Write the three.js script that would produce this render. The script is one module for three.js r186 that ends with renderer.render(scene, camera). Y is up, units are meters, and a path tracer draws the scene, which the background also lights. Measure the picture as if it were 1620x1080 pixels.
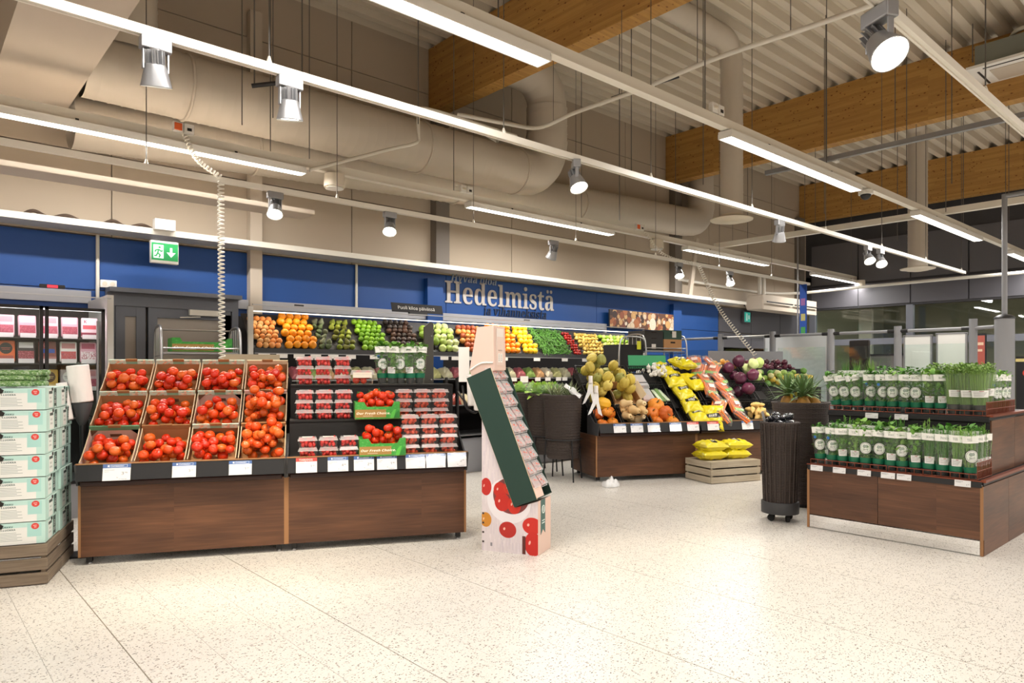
import * as THREE from 'three';
import { mergeGeometries, toCreasedNormals } from 'three/addons/utils/BufferGeometryUtils.js';
import { RoundedBoxGeometry } from 'three/addons/geometries/RoundedBoxGeometry.js';
import { RectAreaLightUniformsLib } from 'three/addons/lights/RectAreaLightUniformsLib.js';
import { FontLoader } from 'three/addons/loaders/FontLoader.js';
import { TextGeometry } from 'three/addons/geometries/TextGeometry.js';
RectAreaLightUniformsLib.init();

// ---------------------------------------------------------------- camera, exposure
const scene = new THREE.Scene();
scene.background = new THREE.Color(0x000000);
const camera = new THREE.PerspectiveCamera(2 * Math.atan(540 / 1100) * 180 / Math.PI, 1.5, 0.05, 80);
camera.position.set(0, 1.5, 0);
camera.lookAt(0.6639, 1.5, -0.7478);
camera.setViewOffset(1620, 1080, 0, -45, 1620, 1080);      // lens shift, the verticals stay upright
const renderer = new THREE.WebGLRenderer({ antialias: true });
renderer.toneMapping = THREE.LinearToneMapping;
renderer.toneMappingExposure = 1.0;
renderer.shadowMap.enabled = true;
const LED = 78, LED_COLOR = new THREE.Color(1.0, 0.965, 0.915), SPOT = 13;
// world: x runs along the rear wall to the right, -z towards the rear wall, camera stands at x = 0, z = 0

// ---------------------------------------------------------------- helpers
let seed = 1234567;
const R = (a = 1, b) => { seed |= 0; seed = seed + 0x6D2B79F5 | 0; let t = Math.imul(seed ^ seed >>> 15, 1 | seed); t = t + Math.imul(t ^ t >>> 7, 61 | t) ^ t; const r = ((t ^ t >>> 14) >>> 0) / 4294967296; return b === undefined ? r * a : a + r * (b - a); };
const pick = a => a[Math.floor(R() * a.length)];
const V = (x, y, z) => new THREE.Vector3(x, y, z);
const PI = Math.PI;
const taken = {};
function numbered(n) { if (!(n in taken)) { taken[n] = 0; return n; } taken[n]++; return n + '_' + String(taken[n]).padStart(3, '0'); }
function tag(o, label, category, group) { o.userData.label = label; o.userData.category = category; if (group) o.userData.group = group; return o; }
function mesh(name, geo, mat, parent = scene) {
  const g = Array.isArray(geo) ? merge(geo) : geo;
  const m = new THREE.Mesh(g, mat); m.name = parent === scene ? numbered(name) : name; m.castShadow = m.receiveShadow = true; parent.add(m); return m;
}
function struct(name, geo, mat, label) { const m = mesh(name, geo, mat); m.name = name; m.userData.kind = 'structure'; if (label) { m.userData.label = label; } return m; }
function thing(name, label, category, group, frame) {
  const o = new THREE.Group(); o.name = numbered(name); scene.add(o); tag(o, label, category, group); if (frame) frame.put(o); return o;
}
function copyOf(proto, label, group, frame) { const o = proto.clone(); o.userData = { ...proto.userData }; o.name = numbered(proto.userData.kindName); scene.add(o); tag(o, label, proto.userData.category, group); delete o.userData.kindName; if (frame) frame.put(o); return o; }
// a prototype: built off scene, cloned per thing
function proto(kindName, category) { const o = new THREE.Group(); o.name = kindName; o.userData.kindName = kindName; o.userData.category = category; return o; }
function prep(g) { let q = g.index ? g.toNonIndexed() : g; for (const k of Object.keys(q.attributes)) if (!['position', 'normal', 'uv'].includes(k)) q.deleteAttribute(k); if (!q.attributes.uv) q.setAttribute('uv', new THREE.BufferAttribute(new Float32Array(q.attributes.position.count * 2), 2)); return q; }
function merge(list) { return list.length === 1 ? list[0] : mergeGeometries(list.map(prep)); }
const mv = (g, x, y, z) => (g.translate(x, y, z), g);
function box(w, h, d, x = 0, y = 0, z = 0, rx = 0, ry = 0, rz = 0) { const g = new THREE.BoxGeometry(w, h, d); if (rx) g.rotateX(rx); if (rz) g.rotateZ(rz); if (ry) g.rotateY(ry); return mv(g, x, y, z); }
function rbox(w, h, d, r, x = 0, y = 0, z = 0) { return mv(new RoundedBoxGeometry(w, h, d, 2, r), x, y, z); }
function cyl(r0, r1, h, n, x = 0, y = 0, z = 0) { return mv(new THREE.CylinderGeometry(r0, r1, h, n), x, y, z); }
function bar(a, b, r, n = 6, r2) { const d = V().subVectors(b, a), l = d.length(); const g = new THREE.CylinderGeometry(r2 ?? r, r, l, n); g.applyQuaternion(new THREE.Quaternion().setFromUnitVectors(V(0, 1, 0), d.normalize())); return mv(g, (a.x + b.x) / 2, (a.y + b.y) / 2, (a.z + b.z) / 2); }
function tube(pts, r, seg = 24, n = 6, closed = false) { return new THREE.TubeGeometry(new THREE.CatmullRomCurve3(pts.map(p => p.isVector3 ? p : V(...p)), closed), seg, r, n, closed); }
function lathe(pts, n = 16) { return new THREE.LatheGeometry(pts.map(p => new THREE.Vector2(p[0], p[1])), n); }
function prism(pts, depth, bevel = 0) { const g = new THREE.ExtrudeGeometry(new THREE.Shape(pts.map(p => new THREE.Vector2(p[0], p[1]))), { depth, bevelEnabled: bevel > 0, bevelSize: bevel, bevelThickness: bevel, bevelSegments: 1 }); return g; }
function boxUV(g, s = 1, ox = 0, oy = 0) {   // uv in metres from the face directions
  g = g.index ? g.toNonIndexed() : g; const p = g.attributes.position, n = g.attributes.normal, uv = new Float32Array(p.count * 2);
  for (let i = 0; i < p.count; i++) { const ax = Math.abs(n.getX(i)), ay = Math.abs(n.getY(i)), az = Math.abs(n.getZ(i)); let u, v; if (ax > ay && ax > az) { u = p.getZ(i); v = p.getY(i); } else if (ay > az) { u = p.getX(i); v = p.getZ(i); } else { u = p.getX(i); v = p.getY(i); } uv[2 * i] = u / s + ox; uv[2 * i + 1] = v / s + oy; }
  g.setAttribute('uv', new THREE.BufferAttribute(uv, 2)); return g;
}
function deform(g, f) { const p = g.attributes.position; const v = V(); for (let i = 0; i < p.count; i++) { v.fromBufferAttribute(p, i); f(v); p.setXYZ(i, v.x, v.y, v.z); } g.computeVertexNormals(); return g; }
class Frame {
  constructor(m) { this.m = m; }
  static at(x, y, z, ry = 0) { return new Frame(new THREE.Matrix4().makeRotationY(ry).setPosition(x, y, z)); }
  sub(x, y, z, rx = 0, ry = 0, rz = 0) { return new Frame(this.m.clone().multiply(new THREE.Matrix4().makeRotationFromEuler(new THREE.Euler(rx, ry, rz, 'YXZ')).setPosition(x, y, z))); }
  p(x, y, z) { return V(x, y, z).applyMatrix4(this.m); }
  put(o) { this.m.decompose(o.position, o.quaternion, o.scale); return o; }
}
// heap of balls in a tray: returns [x, y, z, r], each resting on the floor or on earlier balls
function pile(n, w, d, rad, maxY = 1, tries = 14, tilt = 0) {
  const out = [];
  for (let i = 0; i < n; i++) {
    const r = rad * R(0.88, 1.1); let best = null;
    for (let t = 0; t < tries; t++) {
      const x = R(-w / 2 + r, w / 2 - r), z = R(-d / 2 + r, d / 2 - r); let y = r;
      for (const q of out) { const dd = (q[0] - x) ** 2 + (q[2] - z) ** 2, s = (q[3] + r) ** 2; if (dd < s) y = Math.max(y, q[1] + Math.sqrt(s - dd)); }
      const e = y * Math.cos(tilt) - z * Math.sin(tilt); if (!best || e < best[4]) best = [x, y, z, r, e];
    }
    if (best[1] < maxY) out.push(best);
  }
  return out;
}
// value noise
function vnoise(sz, cell, s) { const n = Math.ceil(sz / cell); const g = []; let k = s * 7919 + 17; const rr = () => { k = (k * 1103515245 + 12345) & 0x7fffffff; return k / 0x7fffffff; }; for (let i = 0; i < n * n; i++) g.push(rr()); const sm = t => t * t * (3 - 2 * t); return (x, y) => { const fx = x / cell, fy = y / cell, ix = Math.floor(fx), iy = Math.floor(fy), tx = sm(fx - ix), ty = sm(fy - iy); const G = (a, b) => g[((b % n + n) % n) * n + ((a % n + n) % n)]; return (G(ix, iy) * (1 - tx) + G(ix + 1, iy) * tx) * (1 - ty) + (G(ix, iy + 1) * (1 - tx) + G(ix + 1, iy + 1) * tx) * ty; }; }
function canvasTex(w, h, draw) { const c = document.createElement('canvas'); c.width = w; c.height = h; const x = c.getContext('2d'); draw(x, w, h); const t = new THREE.CanvasTexture(c); t.colorSpace = THREE.SRGBColorSpace; t.wrapS = t.wrapT = THREE.RepeatWrapping; return t; }
function dataTex(w, h, f, srgb = true) { const a = new Uint8Array(w * h * 4); for (let y = 0; y < h; y++) for (let x = 0; x < w; x++) { const c = f(x, y), i = (y * w + x) * 4; a[i] = c[0]; a[i + 1] = c[1]; a[i + 2] = c[2]; a[i + 3] = 255; } const t = new THREE.DataTexture(a, w, h); if (srgb) t.colorSpace = THREE.SRGBColorSpace; t.wrapS = t.wrapT = THREE.RepeatWrapping; t.magFilter = t.minFilter = THREE.LinearFilter; t.needsUpdate = true; return t; }
const M = (color, roughness = 0.6, o = {}) => new THREE.MeshStandardMaterial({ color, roughness, ...o });
const P = (color, roughness, o = {}) => new THREE.MeshPhysicalMaterial({ color, roughness, ...o });
const mix = (a, b, t) => a.map((v, i) => v + (b[i] - v) * t);

// ---------------------------------------------------------------- textures and materials
const terrazzoTex = canvasTex(1536, 1536, (x, w, h) => {
  x.fillStyle = '#dbd6ce'; x.fillRect(0, 0, w, h);
  for (let i = 0; i < 14000; i++) { const a = R() * w, b = R() * h, l = R(1, 6); x.fillStyle = pick(['#e2ded7', '#d3cdc3', '#e4e0d9', '#d0c9be', '#d8d2c6']); x.beginPath(); x.ellipse(a, b, l, l * R(0.4, 1), R(3), 0, 7); x.fill(); }
  for (let i = 0; i < 4600; i++) { const a = R() * w, b = R() * h, l = R() < 0.42 ? R(7, 14) : R(2.5, 6), an = R(6.3); x.fillStyle = pick(['#43342a', '#54412f', '#2c2621', '#6a5643', '#3a312a', '#5c544e', '#7c6a55']); x.beginPath(); for (let k = 0; k < 5; k++) { const q = an + k * 1.256, rr = l * (k % 2 ? 0.45 : 1) * R(0.5, 1); x.lineTo(a + Math.cos(q) * rr, b + Math.sin(q) * rr * 0.7); } x.fill(); }
});
const woodN1 = vnoise(1024, 128, 3), woodN2 = vnoise(1024, 16, 5), woodN3 = vnoise(1024, 8, 8);
const walnutTex = dataTex(1024, 512, (x, y) => {
  const band = Math.floor(y / 128), off = band * 300; const w1 = woodN1((x + off) * 0.35, y * 2.2 + band * 90), w2 = woodN2(x * 0.12 + off, y * 2.6), w3 = woodN3(x * 0.06 + off, y * 4);
  const t = Math.min(1, Math.max(0, 0.5 * w1 + 0.32 * w2 + 0.25 * w3 - 0.05 + (band % 2) * 0.08)); return mix([66, 40, 26], [116, 77, 52], t);
});
const greyWoodTex = dataTex(512, 512, (x, y) => { const t = 0.45 * woodN1(x * 0.4, y * 2) + 0.3 * woodN2(x * 0.15, y * 3) + 0.3 * woodN3(x * 0.08, y * 3.5); return mix([98, 84, 70], [160, 144, 124], Math.min(1, t)); });
const paleWoodTex = dataTex(256, 256, (x, y) => { const t = 0.45 * woodN1(x * 0.8, y * 4) + 0.3 * woodN2(x * 0.3, y * 6) + 0.3 * woodN3(x * 0.16, y * 7); return mix([150, 136, 114], [208, 196, 174], Math.min(1, t)); });
const glulamTex = canvasTex(2048, 512, (x, w, h) => {
  for (let j = 0; j < 24; j++) { let u = -R(300); while (u < w) { const l = R(350, 800); const s = R(-10, 10); x.fillStyle = `rgb(${178 + s},${134 + s},${70 + s * 0.6})`; x.fillRect(u, j * h / 24, l, h / 24 + 1); u += l; } }
  for (let i = 0; i < 2600; i++) { x.fillStyle = pick(['rgba(150,98,40,0.22)', 'rgba(205,152,82,0.25)', 'rgba(140,90,36,0.18)']); x.fillRect(R() * w, R() * h, R(40, 260), R(0.6, 2)); }
  for (let i = 0; i < 210; i++) { const a = R() * w, b = R() * h, r = R(2, 6.5); x.fillStyle = 'rgba(128,74,26,0.6)'; x.beginPath(); x.ellipse(a, b, r * 1.8, r, 0, 0, 7); x.fill(); x.fillStyle = 'rgba(84,44,16,0.9)'; x.beginPath(); x.ellipse(a, b, r * 0.8, r * 0.55, 0, 0, 7); x.fill(); }
});
const wickerBump = dataTex(64, 64, (x, y) => { const c = Math.floor(x / 16), r = Math.floor(y / 8), odd = (c + r) % 2; const dy = Math.abs((y % 8) - 3.5) / 4, dx = Math.abs((x % 16) - 7.5) / 8; const v = odd ? 255 * (1 - dy * dy) : 150 * (1 - dx * dx); return [v, v, v]; }, false);
const knitBump = (() => { const n = vnoise(256, 8, 9); return dataTex(256, 256, (x, y) => { const v = 255 * n(x, y); return [v, v, v]; }, false); })();
const mt = {
  walnut: M(0xffffff, 0.42, { map: walnutTex }), walnutEdge: M(0x9c7048, 0.6),
  greyWood: M(0xffffff, 0.85, { map: greyWoodTex }), greyWood2: M(0xd8cfc0, 0.85, { map: greyWoodTex }), paleWood: M(0xffffff, 0.8, { map: paleWoodTex }),
  glulam: M(0xffffff, 0.6, { map: glulamTex }),
  black: M(0x17171a, 0.45), blackMatte: M(0x1d1b1b, 0.8), charcoal: M(0x3c3c3e, 0.6), darkSteel: M(0x3a3a3c, 0.45, { metalness: 0.6 }),
  steel: M(0xb8b8ba, 0.3, { metalness: 0.9 }), wire: M(0x6e6a66, 0.5, { metalness: 0.5 }), alu: M(0x9a9a9c, 0.38, { metalness: 0.6 }), greyPaint: M(0x8b8c90, 0.5), mirror: M(0xe8e8e8, 0.04, { metalness: 1 }),
  white: M(0xe9e6e0, 0.5), whitePaint: M(0xdcd7cc, 0.45), railWhite: M(0xe6e0d4, 0.4), cream: M(0xddd3c2, 0.7), paper: M(0xf2efe9, 0.8),
  beigeWall: M(0xb5a795, 0.75), beigeLight: M(0xc2b5a5, 0.7), deck: M(0xd6cbb9, 0.55), duct: M(0xc6bcae, 0.5),
  blue: M(0x0d4488, 0.5), darkWall: M(0x5d5c60, 0.6), darkPanel: M(0x55545a, 0.5), column: M(0x6f675f, 0.6), doorGrey: M(0x6c6f78, 0.5), doorLeaf: M(0xa79e94, 0.55), coolerGrey: M(0xa9aab0, 0.35, { metalness: 0.15 }), coolerWhite: M(0xd9d6d2, 0.35), coolerBlack: M(0x242021, 0.5),
  card: M(0xb98a5c, 0.9), cardDark: M(0x9c6f45, 0.9), cardPale: M(0xd9c4a2, 0.9), wicker: M(0x443934, 0.6, { bumpMap: wickerBump, bumpScale: 0.006 }),
  lid: P(0xffffff, 0.12, { transmission: 0.72, thickness: 0, ior: 1.45 }), clear: P(0xffffff, 0.08, { transmission: 1, thickness: 0, ior: 1.4 }), glass: P(0xf4faf8, 0.02, { transmission: 1, thickness: 0, ior: 1.45 }), sleeve: P(0xfbfffb, 0.16, { transmission: 0.96, thickness: 0, ior: 1.35 }),
  led: M(0xffffff, 0.4, { emissive: LED_COLOR, emissiveIntensity: 6 }),
  rubber: M(0x191919, 0.8), copper: M(0x8a4a36, 0.4, { metalness: 0.6 }), orangeSocket: M(0xd8602c, 0.5), redLed: M(0x200404, 0.4, { emissive: new THREE.Color(1, 0.05, 0.08), emissiveIntensity: 1.2 }),
  stemGreen: M(0x4b7a2a, 0.7), bagWhite: P(0xffffff, 0.5, { transmission: 0.35, thickness: 0 }), bagRoll: M(0xf3eeea, 0.6, { bumpMap: knitBump, bumpScale: 0.002 }),
  tom: [M(0xda3610, 0.26), M(0xcc2c0e, 0.26), M(0xe04a12, 0.26), M(0xd8601c, 0.28)],
  cherry: M(0xd2302a, 0.3), cherryPale: M(0xd9563a, 0.32),
};

// ================================================================ the room
const XL = -5.2, XR = 19.3, ZB = -9.2, ZF = 6.5, HALL = 25, DECK = 6.62;
{ // floor: terrazzo tiles, wider movement joints every third tile
  const floor = struct('floor', box(HALL - XL + 1, 0.2, ZF - ZB + 0.6, (HALL + XL) / 2, -0.112, (ZF + ZB) / 2), M(0xc4b8a2, 0.8), 'pale speckled terrazzo floor in square tiles');
  const T = 0.354, x0 = 0.57 - 17 * T, z0 = -1.667 - 24 * T;
  const tileMat = P(0xffffff, 0.3, { map: terrazzoTex, specularIntensity: 0.6 });
  const tiles = [];
  for (let i = 0; i < 88; i++) for (let j = 0; j < 46; j++) { const x = x0 + i * T, z = z0 + j * T; if (x < XL || x > HALL || z < ZB || z > ZF - T) continue; tiles.push([x, z, i, j]); }
  const fx = 0.6639, fz = -0.7478;
  const vis = t => { const cx = t[0] + T / 2, cz = t[1] + T / 2, d = cx * fx + cz * fz, r = cx * 0.7478 + cz * 0.6639; return d > 1.5 && Math.abs(r / d) < 0.85 && 1100 * 1.5 / d < 560 ? d : 1e9; };
  tiles.sort((a, b) => vis(a) - vis(b));
  const geo = (i, j) => { const a = i % 3 === 0 ? 0.0032 : 0.0008, b = (i + 1) % 3 === 0 ? 0.0032 : 0.0008, c = 0.0006; return [a, b, c]; };
  const cache = {};
  const rest = [];
  tiles.forEach(([x, z, i, j], k) => {
    const [a, b, c] = geo(i, j), w = T - a - b, d = T - 2 * c, X = x + a + w / 2, Z = z + T / 2;
    const ou = (i * 0.37 + j * 0.59) % 1, ov = (i * 0.71 + j * 0.23) % 1;
    if (k < 300) { const v = (i * 5 + j * 3) % 6, key = [a, b, c, v].join(); const g = cache[key] ??= boxUV(box(w, 0.012, d), 1.1, v * 0.17, v * 0.43); const m = mesh('tile', g, tileMat, floor); m.position.set(X, -0.006, Z); }
    else rest.push(boxUV(box(w, 0.012, d), 1.1, ou, ov).translate(X, -0.006, Z));
  });
  const m = mesh('far_tiles', rest, tileMat, floor); m.userData.kind = 'stuff';
}
{ // rear wall: beige sandwich panels above, blue cladding boards below
  const core = struct('wall_back', box(XR - XL + 0.2, DECK + 0.3, 0.2, (XR + XL) / 2, (DECK + 0.3) / 2, ZB - 0.13), M(0x7e7468, 0.8), 'rear wall of beige panels over a blue band');
  const vs = [XL, -1.2, 1.9, 5.02, 8.16, 11.3, 14.4, 17.5, XR], hs = [3.05, 4.0, 4.98, 5.9, DECK + 0.2];
  for (let i = 0; i < vs.length - 1; i++) for (let j = 0; j < hs.length - 1; j++) { const w = vs[i + 1] - vs[i] - 0.012, h = hs[j + 1] - hs[j] - 0.012; mesh('panel', box(w, h, 0.03, (vs[i] + vs[i + 1]) / 2, (hs[j] + hs[j + 1]) / 2, ZB - 0.015), mt.beigeWall, core); }
  const bl = [0, 0.62, 1.22, 1.82, 2.42, 3.045];
  for (const [a, b] of [[XL, 1.86], [3.3, 6.72], [6.73, 10.4], [10.41, 14.78]]) for (let j = 0; j < 5; j++) mesh('blue_board', box(b - a, bl[j + 1] - bl[j] - 0.01, 0.035, (a + b) / 2, (bl[j] + bl[j + 1]) / 2, ZB - 0.012), mt.blue, core);
  mesh('blue_board', box(1.44, 0.6, 0.035, 2.58, 2.74, ZB - 0.012), mt.blue, core);
  for (let k = 0; k < 5; k++) mesh('dark_panel', box(4.5 / 3 - 0.02, 0.59, 0.035, 15.55 + (k % 3) * 1.5, 2.72 - Math.floor(k / 3) * 0.61, ZB - 0.012), mt.darkPanel, core);
  mesh('dark_panel', box(4.5, 2.1, 0.035, 17.05, 1.0, ZB - 0.012), mt.darkPanel, core);
  for (const a of [6.55, 12.95, 18.75]) { const c = struct('trim_' + Math.round(a), box(0.26, 2.55, 0.16, a, 3.15 + 1.27, ZB + 0.08), mt.column, 'dark steel column on the rear wall'); }
  struct('trim_1', [box(0.16, DECK - 2.3, 0.12, 3.56, 2.3 + (DECK - 2.3) / 2 - 0.4, ZB + 0.062)], mt.beigeLight, 'pale post on the rear wall beside the double door');
  for (const a of [1.75, 5.08]) struct('trim_' + (a < 2 ? 2 : 3), cyl(0.02, 0.02, 0.75, 8, a, 2.68, ZB + 0.03), mt.whitePaint, 'white pipe on the blue band');
  for (const a of [6.44, 12.98]) { const t = struct('trim_' + (a < 7 ? 4 : 5), box(0.3, 2.9, 0.1, a, 1.5, ZB + 0.06), mt.blue, 'blue boxed column'); }
  // shelf ledge along the wall
  struct('trim_9', [box(19.4, 0.05, 0.42, 5.6, 3.1, ZB + 0.22), box(19.4, 0.07, 0.02, 5.6, 3.1, ZB + 0.44)], mt.whitePaint, 'long white ledge above the blue band');
}
{ // double door
  const d = struct('door_1', [box(1.5, 0.15, 0.12, 2.58, 2.326, ZB + 0.05), box(0.08, 2.25, 0.12, 1.87, 1.125, ZB + 0.05), box(0.08, 2.25, 0.12, 3.29, 1.125, ZB + 0.05), box(1.5, 0.05, 0.25, 2.58, 2.425, ZB + 0.12)], mt.doorGrey, 'grey double door in the rear wall');
  for (const [a, b] of [[1.92, 2.24], [2.27, 3.24]]) { const w = b - a, c = (a + b) / 2; const l = mesh('door_leaf', [box(w - 0.2, 0.12, 0.056, c, 2.19, ZB + 0.06), box(0.1, 2.25, 0.06, a + 0.05, 1.125, ZB + 0.06), box(0.1, 2.25, 0.06, b - 0.05, 1.125, ZB + 0.06), box(w - 0.2, 0.2, 0.056, c, 0.1, ZB + 0.06)], mt.doorGrey, d); mesh('panel', box(w - 0.2, 2.0, 0.03, c, 1.14, ZB + 0.05), mt.doorLeaf, l); }
  mesh('lever_handle', [box(0.03, 0.2, 0.02, 2.2, 1.3, ZB + 0.1), bar(V(2.2, 1.35, ZB + 0.13), V(2.2, 1.2, ZB + 0.15), 0.012)], mt.steel, d);
  mesh('lever_handle', [box(0.03, 0.12, 0.02, 2.32, 1.24, ZB + 0.1)], mt.steel, d);
  mesh('door_closer', [box(0.36, 0.07, 0.06, 2.9, 2.21, ZB + 0.13), bar(V(2.85, 2.16, ZB + 0.14), V(2.6, 2.14, ZB + 0.18), 0.008)], mt.whitePaint, d);
}
{ // other walls and deck
  struct('wall_left', box(0.2, DECK + 0.3, ZF - ZB + 0.4, XL - 0.1, (DECK + 0.3) / 2, (ZF + ZB) / 2), mt.beigeWall);
  struct('wall_front', box(HALL - XL, DECK + 0.3, 0.2, (HALL + XL) / 2, (DECK + 0.3) / 2, ZF + 0.1), mt.beigeWall);
  // corrugated steel deck, the ribs run along x
  const pts = [], pitch = 0.3, n = Math.ceil((ZF - ZB + 0.4) / pitch); let z = -(ZF + 0.2);
  for (let i = 0; i < n; i++) { pts.push([z, 0], [z + 0.11, 0], [z + 0.14, 0.02], [z + 0.15, 0.13], [z + 0.28, 0.13]); z += pitch; }
  pts.push([z, 0]); pts.push([z, 0.16], [-(ZF + 0.2), 0.16]);
  const g = prism(pts, HALL - XL); g.rotateY(PI / 2);   // shape x -> -z, depth -> +x
  struct('ceiling', g.translate(XL, DECK, 0), mt.deck, 'corrugated beige steel roof deck');
  // glulam beams
  [6.5, 12.8, 19.0, 0.1].forEach((a, i) => { const m = struct('trim_' + (20 + i), boxUV(box(0.24, 1.02, ZF - ZB - 0.02, a, DECK - 0.512, (ZF + ZB) / 2), 1), mt.glulam, ['nearest knotty glued timber roof beam', 'second knotty glued timber roof beam', 'farthest timber roof beam on the dark gable', 'timber roof beam at the left end of the hall'][i]); const uv = m.geometry.attributes.uv; for (let k = 0; k < uv.count; k++) uv.setXY(k, uv.getX(k) / 4, uv.getY(k) / 1.02); });
  // gable wall at the far end: dark cladding above a glazed front
  const gw = struct('wall_right', box(0.2, DECK - 3.16, ZF - ZB, XR + 0.1, 3.16 + (DECK - 3.16) / 2, (ZF + ZB) / 2), M(0x3b3a3d, 0.7), 'dark clad gable wall above the glazed front');
  for (let k = 0; k < 12; k++) for (let j = 0; j < 2; j++) mesh('panel', box(0.03, j ? 1.1 : 0.58, 1.25, XR - 0.016, j ? 4.4 : 3.5, ZB + 0.8 + k * 1.28), j ? mt.darkWall : mt.darkPanel, gw);
  for (let k = 0; k < 6; k++) mesh('mullion', box(0.14, 3.16, 0.16, XR + 0.02, 1.58, ZB + 0.2 + k * 2.5), mt.doorGrey, gw);
  mesh('rail', box(0.12, 0.16, ZF - ZB, XR + 0.02, 2.25, (ZF + ZB) / 2), mt.doorGrey, gw);
  for (let k = 0; k < 6; k++) { const w = struct('window_' + (k + 1), box(0.012, 3.1, 2.33, XR + 0.02, 1.56, ZB + 1.45 + k * 2.5), mt.glass, 'glass pane of the entrance front'); }
  // entrance hall behind
  struct('wall_far', box(0.2, 4, ZF - ZB + 0.4, HALL, 2, (ZF + ZB) / 2), M(0x8b8670, 0.8), 'ribbed wall of the entrance hall');
  struct('wall_hall', box(HALL - XR, 4, 0.2, (HALL + XR) / 2, 2, ZB - 0.1), M(0xa9a48c, 0.8));
  struct('trim_30', box(HALL - XR, 0.2, ZF - ZB + 0.4, (HALL + XR) / 2, 4.0, (ZF + ZB) / 2), M(0x55524c, 0.8), 'dark ceiling of the entrance hall');
  struct('trim_31', box(0.12, 3.2, 0.35, 20.4, 1.6, -8.0), mt.beigeLight, 'pale post in the entrance hall');
}
// ---------------------------------------------------------------- ducts
function spiral(a, b, r) { const d = V().subVectors(b, a), l = d.length(); const n = Math.round(l / 0.13); const pts = []; for (let i = 0; i <= n; i++) { const y = -l / 2 + i * l / n; pts.push([r, y]); if (i < n) pts.push([r, y + l / n - 0.012], [r + 0.006, y + l / n - 0.006]); } const g = lathe(pts, 32); g.applyQuaternion(new THREE.Quaternion().setFromUnitVectors(V(0, 1, 0), d.normalize())); return mv(g, (a.x + b.x) / 2, (a.y + b.y) / 2, (a.z + b.z) / 2); }
function band(p, dir, r) { const g = new THREE.TorusGeometry(r, 0.018, 6, 32); g.applyQuaternion(new THREE.Quaternion().setFromUnitVectors(V(0, 0, 1), dir)); return mv(g, p.x, p.y, p.z); }
{
  const big = thing('ventilation_duct', 'thick beige spiral duct running along the upper rear wall', 'duct');
  mesh('pipe', spiral(V(1.42, 4.62, -8.15), V(7.35, 4.62, -8.15), 0.345), mt.duct, big);
  for (const a of [2.4, 5.5, 7.3]) mesh('joint_band', band(V(a, 4.62, -8.15), V(1, 0, 0), 0.35), mt.duct, big);
  mesh('elbow', tube([[7.3, 4.62, -8.15], [7.62, 4.66, -8.14], [7.88, 4.9, -8.12], [7.95, 5.25, -8.1]], 0.345, 14, 28), mt.duct, big);
  mesh('riser', spiral(V(7.95, 5.2, -8.1), V(7.95, 5.75, -8.1), 0.33), mt.duct, big);
  mesh('elbow', tube([[7.95, 5.7, -8.1], [7.93, 5.92, -8.1], [7.7, 6.2, -8.1], [7.3, 6.26, -8.1]], 0.32, 14, 28), mt.duct, big);
  mesh('overhead_run', spiral(V(7.35, 6.26, -8.1), V(6.63, 6.26, -8.1), 0.32), mt.duct, big);
  mesh('branch', spiral(V(1.78, 4.8, -8.15), V(1.78, 6.6, -8.15), 0.33), mt.duct, big);
  const sm = thing('ventilation_duct', 'thinner beige spiral duct under and behind the thick one', 'duct');
  mesh('pipe', spiral(V(1.42, 4.2, -8.8), V(12.9, 4.72, -8.8), 0.3), mt.duct, sm);
  for (const a of [3.4, 6.6, 9.4]) mesh('joint_band', band(V(a, 4.2 + (a - 1.42) * 0.0453, -8.8), V(1, 0.04, 0).normalize(), 0.305), mt.duct, sm);
  mesh('elbow', tube([[12.85, 4.72, -8.8], [13.2, 4.78, -8.8], [13.4, 5.0, -8.8], [13.45, 5.35, -8.8]], 0.3, 12, 24), mt.duct, sm);
  mesh('riser', spiral(V(13.45, 5.3, -8.8), V(13.45, 6.6, -8.8), 0.27), mt.duct, sm);
  for (const [x, z, r, label, y0] of [[9.45, -5.65, 0.165, 'white vertical duct with a round ceiling diffuser before the second beam', 3.74], [15.2, -4.98, 0.175, 'white vertical duct with a round diffuser before the dark gable wall', 3.48]]) {
    const d = thing('diffuser_duct', label, 'duct');
    mesh('pipe', spiral(V(x, y0 + 0.05, z), V(x, 6.1, z), r), mt.duct, d);
    mesh('diffuser', lathe([[0, 0], [0.11, -0.02], [0.12, 0.0], [0.2, -0.005], [0.21, 0.01], [0.31, 0.02], [0.315, 0.035], [0.19, 0.06], [0.165, 0.1]], 36).translate(x, y0, z), mt.cream, d);
    mesh('elbow', tube([[x, 6.05, z], [x - 0.03, 6.25, z], [x - 0.2, 6.4, z + 0.02], [x - 0.7, 6.42, z + 0.02]], r, 12, 24), mt.duct, d);
    mesh('overhead_run', spiral(V(x - 0.65, 6.42, z + 0.02), V(x < 12 ? 6.63 : 12.93, 6.42, z + 0.02), r), mt.duct, d);
  }
  // boxed supply duct at the upper left
  const bx = mesh('boxed_duct', [box(0.69, 1.0, 12, 1.045, 4.8, -3.18)], mt.beigeLight); tag(bx, 'wide beige boxed duct crossing the upper left corner', 'duct');
}

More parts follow.
